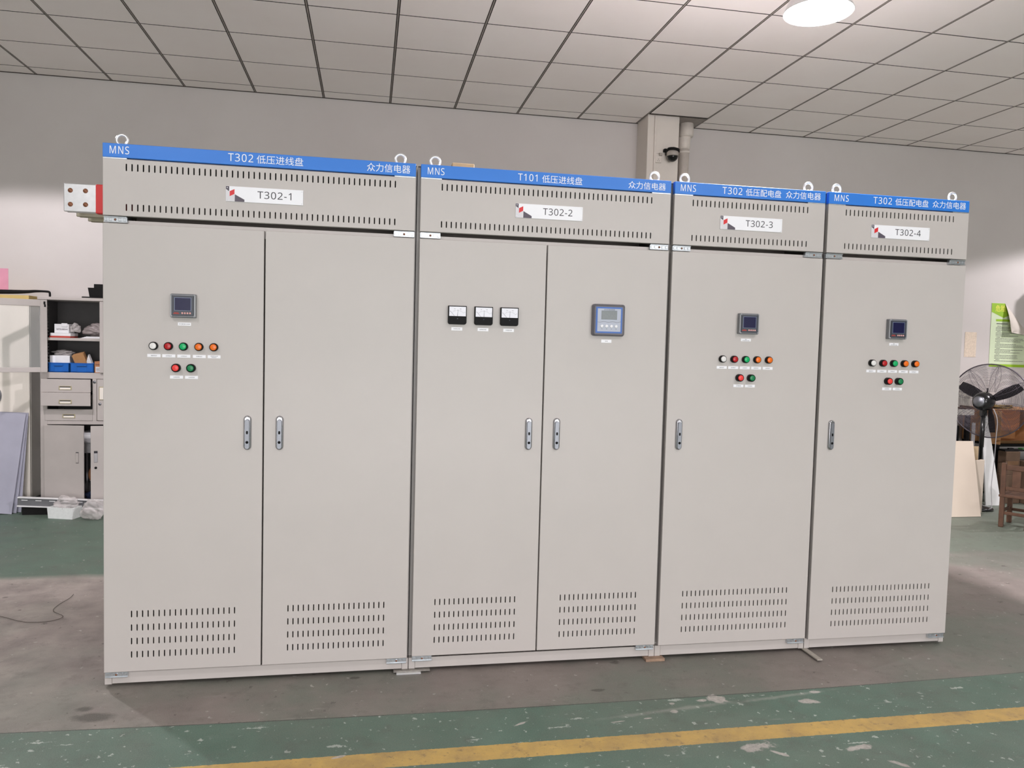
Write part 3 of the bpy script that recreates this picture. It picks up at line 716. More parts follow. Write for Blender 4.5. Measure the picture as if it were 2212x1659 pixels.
# packing plates under the cabinet joints
single('steel_plate', MB().box(.133, .300, 3.476, 3.60, .0068, .0138, .0008), M['steel'], 'upper of two thin steel plates under the joint of cabinets T302-1 and T302-2', 'packing plate', (.21, 3.54, .0068))
single('steel_plate', MB().box(.146, .258, 3.464, 3.60, .0002, .0066, .0008), M['bright'], 'lower bright plate beneath the wider one under the first cabinet joint', 'packing plate', (.20, 3.53, .0))
b = MB().box(1.344, 1.440, 3.462, 3.60, .0002, .0138, .0010)
single('copper_plate', b, M['shim_wood'], 'rusty copper-edged plate under the joint of cabinets T302-2 and T302-3', 'packing plate', (1.39, 3.53, 0))
b = MB().box(2.191, 2.219, 3.357, 3.75, .0075, .0138, .0008)
b.box(2.196, 2.216, 3.55, 3.75, .0003, .0075)
single('steel_flat_bar', b, M['dull_steel'], 'loose steel flat bar sticking out under cabinets T302-3 and T302-4', 'metal bar', (2.205, 3.5, 0))
# carton end on top of cabinet 2
single('cardboard_carton', MB().box(.39, .50, 3.84, 4.10, HT, 2.410, .003), M['ply'], 'small brown carton on the roof of the T302-2 cabinet', 'box', (.45, 3.97, HT))
# wire lying on the floor
pts = [(-2.05, 4.50, .004), (-1.909, 4.444, .004), (-1.786, 4.362, .004), (-1.708, 4.333, .004), (-1.623, 4.343, .004), (-1.585, 4.400, .006), (-1.668, 4.495, .006), (-1.68, 4.60, .004), (-1.66, 4.70, .006), (-1.665, 4.78, .004)]
def smooth_path(p, n=6):
    out = []; q = [p[0]] + list(p) + [p[-1]]
    for i in range(1, len(q)-2):
        for k in range(n):
            t_ = k/n; a, b_, c_, d_ = (Vector(q[j]) for j in (i-1, i, i+1, i+2))
            out.append(.5*((2*b_)+(c_-a)*t_+(2*a-5*b_+4*c_-d_)*t_*t_+(3*b_-a-3*c_+d_)*t_**3))
    return out + [Vector(p[-1])]
single('wire', MB().tube(smooth_path(pts), .0014, 6), M['wirebrown'], 'thin dark wire curled on the floor left of the cabinets', 'wire', (-1.7, 4.45, 0))

# ------------------------------------------------------------------ column fittings
t = thing('drain_pipe', 'painted vertical drain pipe with a wide socket beside the column', 'pipe', (3.06, 7.33, 0))
part('pipe', MB().lathe([(.050, 0), (.050, 3.50)], 24, Matrix.Translation((3.06, 7.35, 0))), M['pvc'], t)
b = MB().lathe([(.053, 3.46), (.056, 3.462), (.056, 3.475), (.053, 3.478)], 24, Matrix.Translation((3.06, 7.35, 0)))
b.lathe([(.053, 3.50), (.058, 3.53), (.060, 3.60), (.064, 3.62)], 24, Matrix.Translation((3.06, 7.35, 0)))
part('clamp_ring', b, M['pvc'], t)
part('socket', MB().lathe([(.064, 3.615), (.070, 3.63), (.070, 3.745), (.060, 3.747)], 24, Matrix.Translation((3.068, 7.33, 0))), M['pvc'], t)
t = thing('security_camera', 'black dome security camera mounted high on the column front', 'camera', (2.80, 7.13, 3.36))
part('bracket', MB().box(2.752, 2.812, 7.09, 7.13, 3.395, 3.425, .004).box(2.765, 2.80, 7.04, 7.10, 3.36, 3.41, .004), M['rubber'], t)
part('shell', MB().lathe([(.010, .062), (.040, .055), (.056, .035), (.058, .010), (.054, .0)], 24, Matrix.Translation((2.818, 7.045, 3.345))), M['cam_white'], t, 'pale upper shell')
part('hood', MB().lathe([(.012, .085), (.058, .070), (.062, .046), (.058, .046)], 24, Matrix.Translation((2.818, 7.045, 3.345)) @ Matrix.Rotation(.12, 4, 'Y')), M['rubber'], t)
b = MB(); b.lathe([(.053*math.cos(a*PI/16), -.053*math.sin(a*PI/16)) for a in range(0, 9)], 24, Matrix.Translation((2.818, 7.045, 3.346))); part('dome', b, M['dome'], t)
t = thing('socket_box', 'beige junction box with a socket left of the dome camera', 'socket', (2.69, 7.13, 3.33))
part('box', MB().box(2.668, 2.735, 7.108, 7.13, 3.292, 3.372, .003), M['pvc'], t)
part('plug', MB().box(2.705, 2.735, 7.085, 7.11, 3.355, 3.382, .003), M['cam_white'], t)
b = MB()
for dx, dz in ((0, .010), (-.008, -.006), (.008, -.006)): b.box(2.703+dx-.0015, 2.703+dx+.0015, 7.1068, 7.109, 3.315+dz-.004, 3.315+dz+.004)
part('socket_holes', b, M['ink'], t)
single('cable_trunking', MB().box(2.656, 2.676, 7.112, 7.13, 0.02, 3.735, .002), M['pvc'], 'narrow painted cable trunking running up the column front', 'trunking', (2.666, 7.12, 0))

# ------------------------------------------------------------------ visible pendant lamp
LX, LY = 2.485, 4.10
t = thing('pendant_lamp', 'bright round high-bay pendant lamp hanging from the ceiling at top right', 'lamp', (LX, LY, LAMP_Z))
T = Matrix.Translation((LX, LY, LAMP_Z))
part('lamp_shade', MB().shell([(.190, 0), (.192, .002), (.188, .010), (.165, .065), (.115, .130), (.070, .160), (.070, .163), (.112, .127), (.160, .062), (.186, .006), (.190, 0)], 48, T), M['alu'], t)
part('diffuser', MB().lathe([(.186, .004), (.15, .0015), (0, 0)], 48, T), M['lamp_on'], t, 'glowing white diffuser')
part('lamp_body', MB().lathe([(.060, .150), (.066, .16), (.066, .235), (.05, .25)], 24, T), M['alu'], t)
part('suspension_rod', MB().lathe([(.008, .245), (.008, CZ-LAMP_Z+.004)], 12, T), M['alu'], t)
lamp_light(LX, LY, K['seen'], K['seen_glow'], K['vent'])

# ------------------------------------------------------------------ left side: steel cupboard with its contents
CF, CB = 7.04, 7.42
CX0, CX1 = -2.704, -1.835
def crumple(cx, cy, cz, rx, ry, rz, seed, amp=.18, sub=5, flatb=True):
    rnd = random.Random(seed); bm = bmesh.new(); bmesh.ops.create_icosphere(bm, subdivisions=5 if sub > 2 else sub, radius=1.0)
    ph = [(rnd.uniform(-6, 6), rnd.uniform(-6, 6), rnd.uniform(-6, 6), rnd.uniform(0, 6)) for _ in range(6)]
    fn = [(rnd.uniform(-6.5, 6.5), rnd.uniform(-6.5, 6.5), rnd.uniform(-6.5, 6.5), rnd.uniform(0, 6)) for _ in range(7)]
    vs = []
    for v in bm.verts:
        p = v.co; k = 1 + amp*sum(math.sin(a*p.x+b_*p.y+c_*p.z+d_) for a, b_, c_, d_ in ph)/2.4
        k += amp*.24*sum(1-2*abs(math.sin(a*p.x+b_*p.y+c_*p.z+d_)) for a, b_, c_, d_ in fn)/1.6      # sharp creases
        z = max(p.z*k, -.93) if flatb else p.z*k
        vs.append((cx+p.x*k*rx, cy+p.y*k*ry, cz+z*rz))
    fs = [[v.index for v in f.verts] for f in bm.faces]; bm.free()
    return MB().add(vs, fs, True)
t = thing('storage_cupboard', 'pale grey steel cupboard with open shelves, drawers and ajar lower doors against the wall', 'cupboard', ((CX0+CX1)/2, (CF+CB)/2, 0))
b = MB()
part('side_panel', MB().box(CX0, CX0+.0015, CF, CB, .02, 1.80), M['cupboard_in'], t); part('side_panel', MB().box(CX1-.0015, CX1, CF, CB, .02, 1.80), M['cupboard_in'], t)
part('back_panel', MB().box(CX0, CX1, CB-.002, CB, .02, 1.80), M['cupboard_in'], t)
b = MB().box(CX0-.012, CX1+.012, CF-.014, CB, 1.786, 1.812, .003); part('top', b, M['cupboard'], t)
b = MB()
b.box(CX0, -2.651, CF, CF+.022, .0, 1.786, .002).box(CX1-.045, CX1, CF, CF+.022, .0, 1.786, .002)
b.box(-2.651, CX1-.045, CF, CF+.022, 1.131, 1.181, .002).box(-2.651, CX1-.045, CF, CF+.022, .742, .772, .002)
b.box(-2.651, CX1-.045, CF, CF+.022, .03, .085, .002).box(-2.298, -2.266, CF, CF+.022, .772, 1.131, .001)
part('frame', b, M['cupboard'], t)
for za, zb in ((1.160, 1.180), (.740, .745), (.08, .084)): part('floor_panel', MB().box(CX0+.003, CX1-.003, CF+.02, CB-.003, za, zb), M['cupboard'], t)
for x in (CX0, CX1-.04): part('foot', MB().box(x, x+.04, CB-.04, CB, 0, .03), M['cupboard'], t)
part('shelf', MB().box(CX0+.004, CX1-.004, CF+.012, CB-.003, 1.449, 1.472, .002), M['cupboard'], t)
b = MB()
for k in range(22): b.box(-2.6585, -2.6505, CF+.04, CF+.05, 1.205+.026*k, 1.217+.026*k)
part('shelf_track', b, M['cupboard_in'], t)
def pull(parent, x, z, w=.086, h=.020, y=CF, vert=False):
    W, Hh = (h, w) if vert else (w, h)
    o = part('pull_handle', MB().box(x-W/2-.006, x+W/2+.006, y-.003, y, z-Hh/2-.006, z+Hh/2+.006, .0015), M['brass'], parent)
    b = MB().box(x-W/2, x+W/2, y-.0036, y-.0028, z-Hh/2, z+Hh/2)
    return o, b
D = [('drawer', -2.683, -2.301, 1.0165, 1.127, CF-.045, -2.4935, 1.054), ('drawer', -2.680, -2.299, .903, 1.0145, CF-.055, -2.490, .938), ('drawer', -2.668, -2.299, .774, .871, CF-.002, -2.4815, .813)]
for n, x0, x1, z0, z1, yf, hx, hz in D:
    b = MB().box(x0, x1, yf, yf+.016, z0, z1, .002); b.box(x0+.02, x0+.022, yf+.01, CB-.03, z0+.01, z1-.02).box(x1-.022, x1-.02, yf+.01, CB-.03, z0+.01, z1-.02).box(x0+.02, x1-.02, yf+.01, CB-.03, z0+.008, z0+.011)
    o = part(n, b, M['cupboard'], t)
    part('pull_handle', MB().box(hx-.050, hx+.050, yf-.003, yf, hz-.017, hz+.017, .0015), M['brass'], o, 'beige rimmed recessed pull')
    part('pull_recess', MB().box(hx-.042, hx+.042, yf-.0036, yf-.0025, hz+.004, hz+.0125), M['ink'], o)
    part('pull_lip', MB().box(hx-.041, hx+.041, yf-.005, yf-.0025, hz-.0125, hz+.004, .001), M['cream'], o)
o = part('locker_door', MB().box(-2.262, CX1-.047, CF-.004, CF+.014, .776, 1.128, .002), M['cupboard'], t)
part('pull_handle', MB().box(-2.246, -2.196, CF-.007, CF-.004, .952, 1.066, .0015), M['brass'], o)
part('pull_recess', MB().box(-2.240, -2.202, CF-.0076, CF-.0065, .958, 1.058), M['cream'], o)
part('lock', MB().lathe([(.011, 0), (.011, .004), (0, .005)], 16, at(-2.238, CF-.004, .918)), M['satin'], o)
part('drawer_lock', MB().lathe([(.011, 0), (.011, .006), (0, .007)], 16, at(-2.281, CF, 1.105)), M['satin'], t)
# lower doors, left one ajar, right one open a little more
def swing(hx, hy, ang): return Matrix.Translation((hx, hy, 0)) @ Matrix.Rotation(ang, 4, 'Z')
X = swing(-2.668, CF, -.15)
b = MB(); b.box(0, .325, -.016, 0, .105, .738, .002, xf=X); o = part('lower_door', b, M['cupboard'], t)
part('pull_recess', MB().box(.262, .286, -.0175, -.0155, .42, .515, .001, xf=X), M['cupboard_in'], o)
part('pull_lip', MB().box(.262, .284, -.0190, -.0165, .425, .506, .001, xf=X), M['cupboard'], o)
X = swing(-1.880, CF, .17)
b = MB(); b.box(-.415, 0, -.016, 0, .095, .738, .002, xf=X); o = part('lower_door', b, M['cupboard'], t)
part('pull_recess', MB().box(-.390, -.362, -.0175, -.0155, .43, .528, .001, xf=X), M['ink'], o)
part('pull_lip', MB().box(-.389, -.363, -.0188, -.0165, .432, .508, .001, xf=X), M['panelg'], o)
part('lock', MB().lathe([(.010, 0), (.010, .004), (0, .005)], 16, X @ at(-.376, -.016, .385)), M['rubber'], o)
# glazed upper doors
def glass_door(X, x0, x1, flip):
    b = MB(); s = .048; z0, z1 = 1.183, 1.783
    b.box(x0, x0+s, -.016, 0, z0, z1, .002, xf=X).box(x1-s, x1, -.016, 0, z0, z1, .002, xf=X).box(x0+s, x1-s, -.016, 0, z0, z0+.040, .002, xf=X).box(x0+s, x1-s, -.016, 0, z1-.055, z1, .002, xf=X)
    o = part('glazed_door', b, M['cupboard'], t)
    part('door_glass', MB().box(x0+s-.004, x1-s+.004, -.010, -.006, z0+.038, z1-.053, xf=X), M['glass'], o)
    return o
X = Matrix.Translation((-2.640, CF-.020, 0)) @ Matrix.Rotation(.50, 4, 'Z')
o = glass_door(X, -.385, 0.0, True)
part('latch', MB().box(-.026, -.012, -.0175, -.0155, 1.745, 1.770, .001, xf=X).box(-.022, -.010, -.0195, -.017, 1.725, 1.745, .001, xf=X), M['rubber'], o)
glass_door(Matrix.Translation((0, CF-.002, 0)), -2.236, CX1-.004, False)

# contents of the cupboard
g = 'goods on the cupboard shelves'
t = thing('parts_box', 'white product box with black lettering on the upper cupboard shelf', 'box', (-2.56, 7.15, 1.472))
part('carton', MB().box(-2.617, -2.505, 7.11, 7.24, 1.5122, 1.588, .002), M['paperw'], t)
part('lettering', text(MB(), 'MITSUBISHI', -2.600, -2.513, 1.538, 1.550, 7.1093, .02), M['ink2'], t)
part('flap', MB().box(-2.56, -2.515, 7.105, 7.112, 1.565, 1.595, .001), M['paperw'], t)
t.location.z = 1.5122; 
for ch in t.children: ch.location.z -= (1.5122-1.472)
t = thing('flat_box', 'flat white box with a red lower edge under the lettered box', 'box', (-2.56, 7.15, 1.472))
part('lid', MB().box(-2.640, -2.480, 7.08, 7.25, 1.4865, 1.5115, .002), M['paperw'], t); part('base', MB().box(-2.644, -2.482, 7.076, 7.252, 1.4725, 1.4865, .001), M['redbox'], t, 'red lower edge')
single('plastic_bag', crumple(-2.462, 7.14, 1.556, .038, .04, .040, 3, .16), M['poly'], 'clear crumpled plastic bag beside the lettered white box', 'bag', (-2.455, 7.15, 1.475))
single('wrapped_bundle', crumple(-2.30, 7.235, 1.535, .13, .09, .062, 11, .22), M['poly2'], 'large grey crumpled plastic wrapping at the right of the upper shelf', 'bag', (-2.30, 7.2, 1.474))
b = MB()
for k in range(4): b.box(-2.40+.012*k, -2.235, 7.075+.006*k, 7.13, 1.4725+.004*k, 1.476+.004*k, xf=Matrix.Translation((-2.31, 7.1, 0)) @ Matrix.Rotation(.06*(k-1), 4, 'Z') @ Matrix.Translation((2.31, -7.1, 0)))
single('paper_stack', b, M['paperw'], 'loose white papers at the front edge of the upper shelf', 'papers', (-2.31, 7.1, 1.4725))
def bin_(x0, x1, label):
    t = thing('parts_bin', label, 'plastic bin', ((x0+x1)/2, 7.20, 1.181), group='blue bins on the lower shelf')
    b = MB(); z0, z1, y0, y1, th = 1.1812, 1.262, 7.068, 7.32, .004
    b.box(x0, x1, y0, y0+th, z0, z1, .001).box(x0, x1, y1-th, y1, z0, z1).box(x0, x0+th, y0, y1, z0, z1).box(x1-th, x1, y0, y1, z0, z1).box(x0, x1, y0, y1, z0, z0+th)
    b.box(x0-.002, x1+.002, y0-.003, y0+.003, z1-.006, z1, .001)
    part('body', b, M['bin'], t)
    xm = (x0+x1)/2; w = x1-x0
    part('grip_lip', MB().box(xm-w*.21, xm+w*.21, y0-.012, y0, z1-.026, z1-.014, .002), M['bin'], t)
    b = MB().box(xm-w*.21, xm+w*.21, y0-.002, y0, z0+.008, z1-.026, .0008)
    for a in (-.45, .22): b.box(xm+w*a, xm+w*(a+.23), y0-.005, y0, z0+.008, z0+.015, .0008)
    part('front_rib', b, M['bin'], t)
bin_(-2.649, -2.490, 'blue plastic bin at the left end of the lower cupboard shelf'); bin_(-2.480, -2.296, 'blue plastic bin with a brown card standing in it')
t = thing('white_carton', 'plain white carton standing in the left blue bin', 'box', (-2.573, 7.19, 1.186)); part('carton', MB().box(-2.651, -2.496, 7.10, 7.29, 1.186, 1.322, .002), M['paperw'], t)
part('tape_strip', MB().box(-2.625, -2.607, 7.0995, 7.101, 1.19, 1.320), M['white'], t)
single('blister_packs', crumple(-2.565, 7.18, 1.345, .075, .06, .024, 21, .2), M['poly'], 'clear plastic packs heaped on the white carton', 'packaging', (-2.565, 7.18, 1.323))
X = Matrix.Translation((-2.424, 7.13, 1.301)) @ Matrix.Rotation(-.28, 4, 'Y') @ Matrix.Rotation(.25, 4, 'X')
single('cardboard_piece', MB().box(-.045, .045, -.03, .03, -.050, .042, .001, xf=X), M['card'], 'tilted brown cardboard box poking out of the right blue bin', 'box', (-2.424, 7.13, 1.256))
single('folded_sheet', MB().prism([(-2.390, 1.187), (-2.356, 1.336), (-2.303, 1.187)], 7.12, 7.16), M['paperw'], 'white folded triangular sheet right of the brown cardboard', 'card', (-2.345, 7.14, 1.187))
single('dark_sack', crumple(-2.18, 7.35, 1.29, .09, .04, .075, 31, .15), M['rubber'], 'dark sack at the back of the lower cupboard shelf', 'bag', (-2.3, 7.355, 1.181))
t = thing('small_carton', 'small orange carton with a white sticker at the right of the lower shelf', 'box', (-2.262, 7.12, 1.181))
part('carton', MB().box(-2.290, -2.240, 7.066, 7.18, 1.1812, 1.278, .0015), M['carton_o'], t)
part('sticker', MB().box(-2.281, -2.245, 7.0652, 7.0662, 1.187, 1.233), M['paperw'], t)
b = MB(); text(b, '电器', -2.284, -2.25, 1.246, 1.257, 7.0653)
for k in range(4): b.box(-2.277, -2.252+.003*(k % 2), 7.0648, 7.0653, 1.195+.008*k, 1.1975+.008*k)
part('lettering', b, M['ink2'], t)
# inside the lower part
t = thing('white_boxes', 'upper white flat box seen through the gap of the lower doors', 'box', (-2.33, 7.2, .61)); part('carton', MB().box(-2.42, -2.24, 7.10, 7.35, .6165, .664, .002), M['paperw'], t); part('lid', MB().box(-2.422, -2.238, 7.098, 7.352, .650, .666, .001), M['white'], t)
single('flat_carton', MB().box(-2.43, -2.23, 7.09, 7.36, .575, .6164, .002), M['panelg'], 'grey flat carton under the white box in the lower cupboard', 'box', (-2.33, 7.2, .575))
t = thing('metal_rack', 'grey metal rack inside the lower cupboard', 'rack', (-2.33, 7.24, .0845))
part('rack_shelf', MB().box(-2.45, -2.20, 7.10, 7.37, .49, .5745, .003), M['panelg'], t)
for x, y in ((-2.45, 7.345), (-2.212, 7.345)): part('leg', MB().box(x, x+.012, y, y+.02, .0845, .49), M['panelg'], t)
t = thing('tape_reel', 'brown cardboard reel with a white label in the lower cupboard', 'reel', (-2.28, 7.20, .19))
X = Matrix.Translation((-2.262, 7.15, .302)) @ Matrix.Rotation(PI/2-.35, 4, 'X')
part('reel', MB().lathe([(.035, -.03), (.098, -.03), (.098, .03), (.035, .03), (.035, -.03)], 28, X), M['carton_o'], t)
part('reel_label', MB().box(-2.345, -2.27, 7.118, 7.122, .235, .268, xf=Matrix.Translation((-2.30, 0, .25)) @ Matrix.Rotation(.3, 4, 'Y') @ Matrix.Translation((2.30, 0, -.25))), M['paperw'], t)
t.location.z = .194
for ch in t.children: ch.location.z -= .004
single('blue_wrap', crumple(-2.32, 7.12, .122, .06, .025, .034, 41, .2), M['blue_bag'], 'dark blue crumpled wrap at the bottom of the lower cupboard', 'bag', (-2.3, 7.19, .084))
# on top of the cupboard
t = thing('black_tray', 'stepped black plastic holder on top of the grey cupboard', 'holder', (-2.27, 7.2, 1.812))
part('base', MB().box(-2.400, -2.19, 7.10, 7.30, 1.8125, 1.826, .002), M['rubber'], t)
part('body', MB().add([(-2.345, 7.12, 1.826), (-2.200, 7.12, 1.826), (-2.200, 7.26, 1.826), (-2.345, 7.26, 1.826), (-2.355, 7.11, 1.903), (-2.195, 7.11, 1.903), (-2.195, 7.27, 1.903), (-2.355, 7.27, 1.903)], [(0, 1, 2, 3), (4, 5, 6, 7), (0, 1, 5, 4), (1, 2, 6, 5), (2, 3, 7, 6), (3, 0, 4, 7)]), M['rubber'], t)
part('upper_block', MB().box(-2.314, -2.226, 7.13, 7.24, 1.903, 1.936, .002), M['rubber'], t)

# white enamel cabinet at the far left
t = thing('enamel_cabinet', 'tall cream enamel cabinet at the left edge behind the acrylic sheets', 'cabinet', (-3.25, 7.28, 0))
part('body', MB().box(-3.70, -2.818, 7.15, 7.41, .085, 1.785, .012, 3), M['cream'], t)
part('door', MB().box(-3.695, -2.832, 7.138, 7.15, .10, 1.775, .006, 2), M['cream'], t)
part('plinth', MB().box(-3.68, -2.835, 7.17, 7.40, 0.0005, .085), M['cupboard_in'], t)
part('edge_trim', MB().box(-2.834, -2.820, 7.134, 7.150, .10, 1.775, .002), M['cream'], t)
b = MB().lathe([(.10, 0), (.10, .02), (.085, .03), (.08, .022), (0, .022)], 28, at(-3.135, 7.138, .972)); part('gauge', b, M['satin'], t, 'round grey gauge')
single('long_carton', MB().box(-3.30, -2.835, 7.17, 7.40, 1.7855, 1.822, .002), M['yellowbox'], 'flat yellowish carton on top of the cream cabinet', 'box', (-3.05, 7.28, 1.7855))
b = MB(); pp = [(-3.35, 7.20, 1.842), (-3.0, 7.19, 1.848), (-2.86, 7.18, 1.853), (-2.78, 7.17, 1.860), (-2.70, 7.16, 1.860), (-2.673, 7.16, 1.855), (-2.668, 7.16, 1.838), (-2.668, 7.16, 1.815)]
b.tube(smooth_path(pp, 5), [.021-.012*min(1, i/18) for i in range(len(smooth_path(pp, 5)))], 10)
single('hooked_rod', b, M['rubber'], 'black tapered rod with a hooked end lying over the yellowish carton', 'rod', (-3.0, 7.18, 1.823))
# leaning acrylic sheets
def leaning(xl, xr, yb, yt, hgt, rot, th=.003):
    X = Matrix.Translation((xr, yb, .001)) @ Matrix.Rotation(-math.atan2(yt-yb, hgt), 4, 'X') @ Matrix.Rotation(rot, 4, 'Y')
    return MB().box(xl-xr, 0, -th, 0, .0, hgt, .0006, xf=X)
def lift(o):
    zmin = min(v.co.z for v in o.data.vertices) + o.location.z
    o.location.z += .0008 - zmin
for k, (xr, yb, yt, hh, rot, lab) in enumerate(((-2.892, 6.955, 7.085, .835, .075, 'front lavender acrylic sheet leaning on the cream cabinet'), (-2.872, 6.995, 7.100, .80, .060, 'middle lavender acrylic sheet behind the front one'), (-2.850, 7.030, 7.115, .835, .035, 'rearmost lavender acrylic sheet, right edge peeking out'))):
    o = single('acrylic_sheet', leaning(xr-.62, xr, yb, yt, hh, rot), M['sheet'], lab, 'plastic sheet', (xr-.3, yb, 0), group='acrylic sheets'); lift(o)
# metal trunking, foam box, bag on the floor
t = thing('cable_tray', 'white-edged slotted metal cable tray lying on the floor before the cupboard', 'cable tray', (-2.5, 6.99, 0))
X = Matrix.Translation((-2.835, 6.912, .072)) @ Matrix.Rotation(.052, 4, 'Y')
b = MB(); b.box(0, .86, .006, .008, .008, .074, xf=X)
part('web', b, M['trayg'], t)
for za, zb in ((.072, .080), (.0, .010)): part('flange', MB().box(0, .86, -.004, .034, za, zb, .001, xf=X), M['trayw'], t, 'white flange')
for k in range(8): part('slot', MB().box(.03+.105*k, .075+.105*k, .0045, .0062, .052, .059, xf=X), M['paperw'], t)
part('foot_block', MB().box(-2.80, -2.58, 6.92, 6.945, .0005, .060), M['rubber'], t); part('foot_block', MB().box(-2.12, -2.00, 6.915, 6.94, .0005, .020), M['rubber'], t)
t = thing('foam_box', 'white foam tray on the floor beside the crumpled plastic bag', 'foam box', (-2.435, 6.805, 0), rotz=-.28)
b = MB(); loft(b, [rr for rr in ([(-.105, -.055, .0005), (.105, -.055, .0005), (.105, .055, .0005), (-.105, .055, .0005)], [(-.11, -.06, .092), (.11, -.06, .092), (.11, .06, .092), (-.11, .06, .092)], [(-.10, -.05, .092), (.10, -.05, .092), (.10, .05, .092), (-.10, .05, .092)], [(-.097, -.047, .03), (.097, -.047, .03), (.097, .047, .03), (-.097, .047, .03)])])
part('tray', b, M['foam'], t)
part('film', crumple(0.02, 0.0, .115, .10, .055, .055, 51, .2), M['poly'], t, 'clear crumpled film')
single('clear_bag', crumple(-2.185, 6.735, .082, .105, .085, .085, 61, .2, 4), M['poly'], 'crumpled clear plastic bag on the floor by the foam tray', 'bag', (-2.225, 6.80, .001))
single('paper_notice', MB().box(-3.45, -3.10, WY-.004, WY-.001, 1.852, 2.06), M['pinkp'], 'pink paper notice on the wall at the left edge', 'notice', (-3.27, WY, 1.95))

# ------------------------------------------------------------------ right side
# poster with a peeled corner
t = thing('wall_poster', 'green and white safety poster with its top right corner peeled off the wall', 'poster', (7.0, WY, 1.75))
yp = WY-.004
b = MB().prism([(6.766, 2.107), (6.935, 2.107), (7.27, 1.750), (7.27, 1.398), (6.772, 1.402)], yp, WY-.001); part('sheet', b, M['mint'], t)
part('lime_banner', MB().flat([(6.767, 2.105), (6.934, 2.105), (6.999, 1.976), (6.925, 1.945), (6.768, 2.008)], yp-.0008), M['lime'], t, 'lime green heading field')
part('lime_strip', MB().flat([(6.772, 1.404), (7.268, 1.400), (7.268, 1.430), (6.772, 1.432)], yp-.0008).flat([(6.83, 1.905), (7.02, 1.905), (7.032, 1.93), (6.83, 1.93)], yp-.0008), M['lime'], t)
part('heading', text(MB(), '危险', 6.815, 6.945, 2.012, 2.085, yp-.0014, .01), M['gold_ink'], t)
b = MB()
for k in range(12): b.flat([(6.84+.012*k, 1.874), (6.849+.012*k, 1.874), (6.849+.012*k, 1.885), (6.84+.012*k, 1.885)], yp-.0012)
rnd = random.Random(5); z = 1.852
for k in range(26):
    x = 6.835 if k % 4 else 6.85
    x1 = rnd.uniform(7.0, 7.22) if k % 4 else 6.90
    while x < x1:
        wd = rnd.uniform(.010, .035); b.flat([(x, z), (min(x+wd, x1), z), (min(x+wd, x1), z+.0045), (x, z+.0045)], yp-.0012); x += wd+.003
    z -= .0155
part('text_lines', b, M['ink2'], t)
# peeled flap curling out from the wall
P0, Q0, T0 = Vector((6.935, yp-.001, 2.107)), Vector((7.27, yp-.001, 1.750)), Vector((6.975, yp-.060, 1.785))
vs = []; fs = []
for i in range(11):
    u = i/10; a = P0.lerp(Q0, u)
    for j in range(8):
        v = j/7; p = a.lerp(T0, v); p.y -= .030*math.sin(PI*min(1, v*1.15)*.87)*(math.sin(PI*min(.97, u+.12)))**.5; vs.append(p)
fs = [(i*8+j, i*8+j+1, (i+1)*8+j+1, (i+1)*8+j) for i in range(10) for j in range(7)]
part('peeled_corner', MB().add(vs, fs, True), M['posterback'], t)
single('wall_sticker', MB().box(6.452, 6.598, WY-.003, WY-.0005, 1.503, 1.777, .0005), M['patch'], 'beige rough paper remnant stuck on the wall left of the poster', 'sticker', (6.52, WY, 1.64))

# pale table with carton on it
t = thing('work_table', 'small table with a thick pale top behind the fan', 'table', (5.85, 7.18, 0))
part('tabletop', MB().box(5.45, 6.245, 7.00, 7.41, .895, .955, .004), M['table_w'], t)
for x in (5.47, 6.17):
    for y in (7.01, 7.36): part('leg', MB().box(x, x+.042, y, y+.04, .0005, .895, .002), M['rubber'], t)
single('paper_carton', MB().box(5.62, 6.24, 7.06, 7.26, .9555, 1.215, .003), M['table_w'], 'beige carton on the pale table behind the fan guard', 'box', (5.95, 7.13, .9555))
single('brown_wrap', crumple(6.15, 7.03, .975, .08, .022, .020, 71, .25), M['brown_shaded'], 'brown crumpled paper at the front of the pale table', 'paper', (6.15, 7.03, .956))
for x0, x1, y, z1, lab in ((5.86, 6.02, 6.97, .83, 'left grey panel leaning under the pale table'), (6.20, 6.24, 6.97, .82, 'right narrow grey panel leaning by the table leg')):
    single('grey_panel', MB().box(x0, x1, y, y+.012, .0008, z1, .001), M['panelg'], lab, 'panel', ((x0+x1)/2, y, 0))
single('dark_crate', MB().box(5.55, 6.12, 7.05, 7.38, .0005, .78, .006).box(5.57, 6.10, 7.045, 7.05, .40, .43), M['rubber'], 'dark crate standing under the pale table', 'crate', (5.85, 7.2, 0))
b = MB(); loft(b, [[(x, y, z) for x, y, z in ((6.190, 6.72, .0008), (6.368, 6.72, .0008), (6.212, 6.80, .945), (6.158, 6.80, .965))], [(x, y+.014, z) for x, y, z in ((6.190, 6.72, .0008), (6.368, 6.72, .0008), (6.212, 6.80, .945), (6.158, 6.80, .965))]])
single('narrow_board', b, M['trayw'], 'narrow tapered white board leaning between the table and the open carton', 'board', (6.28, 6.76, 0))

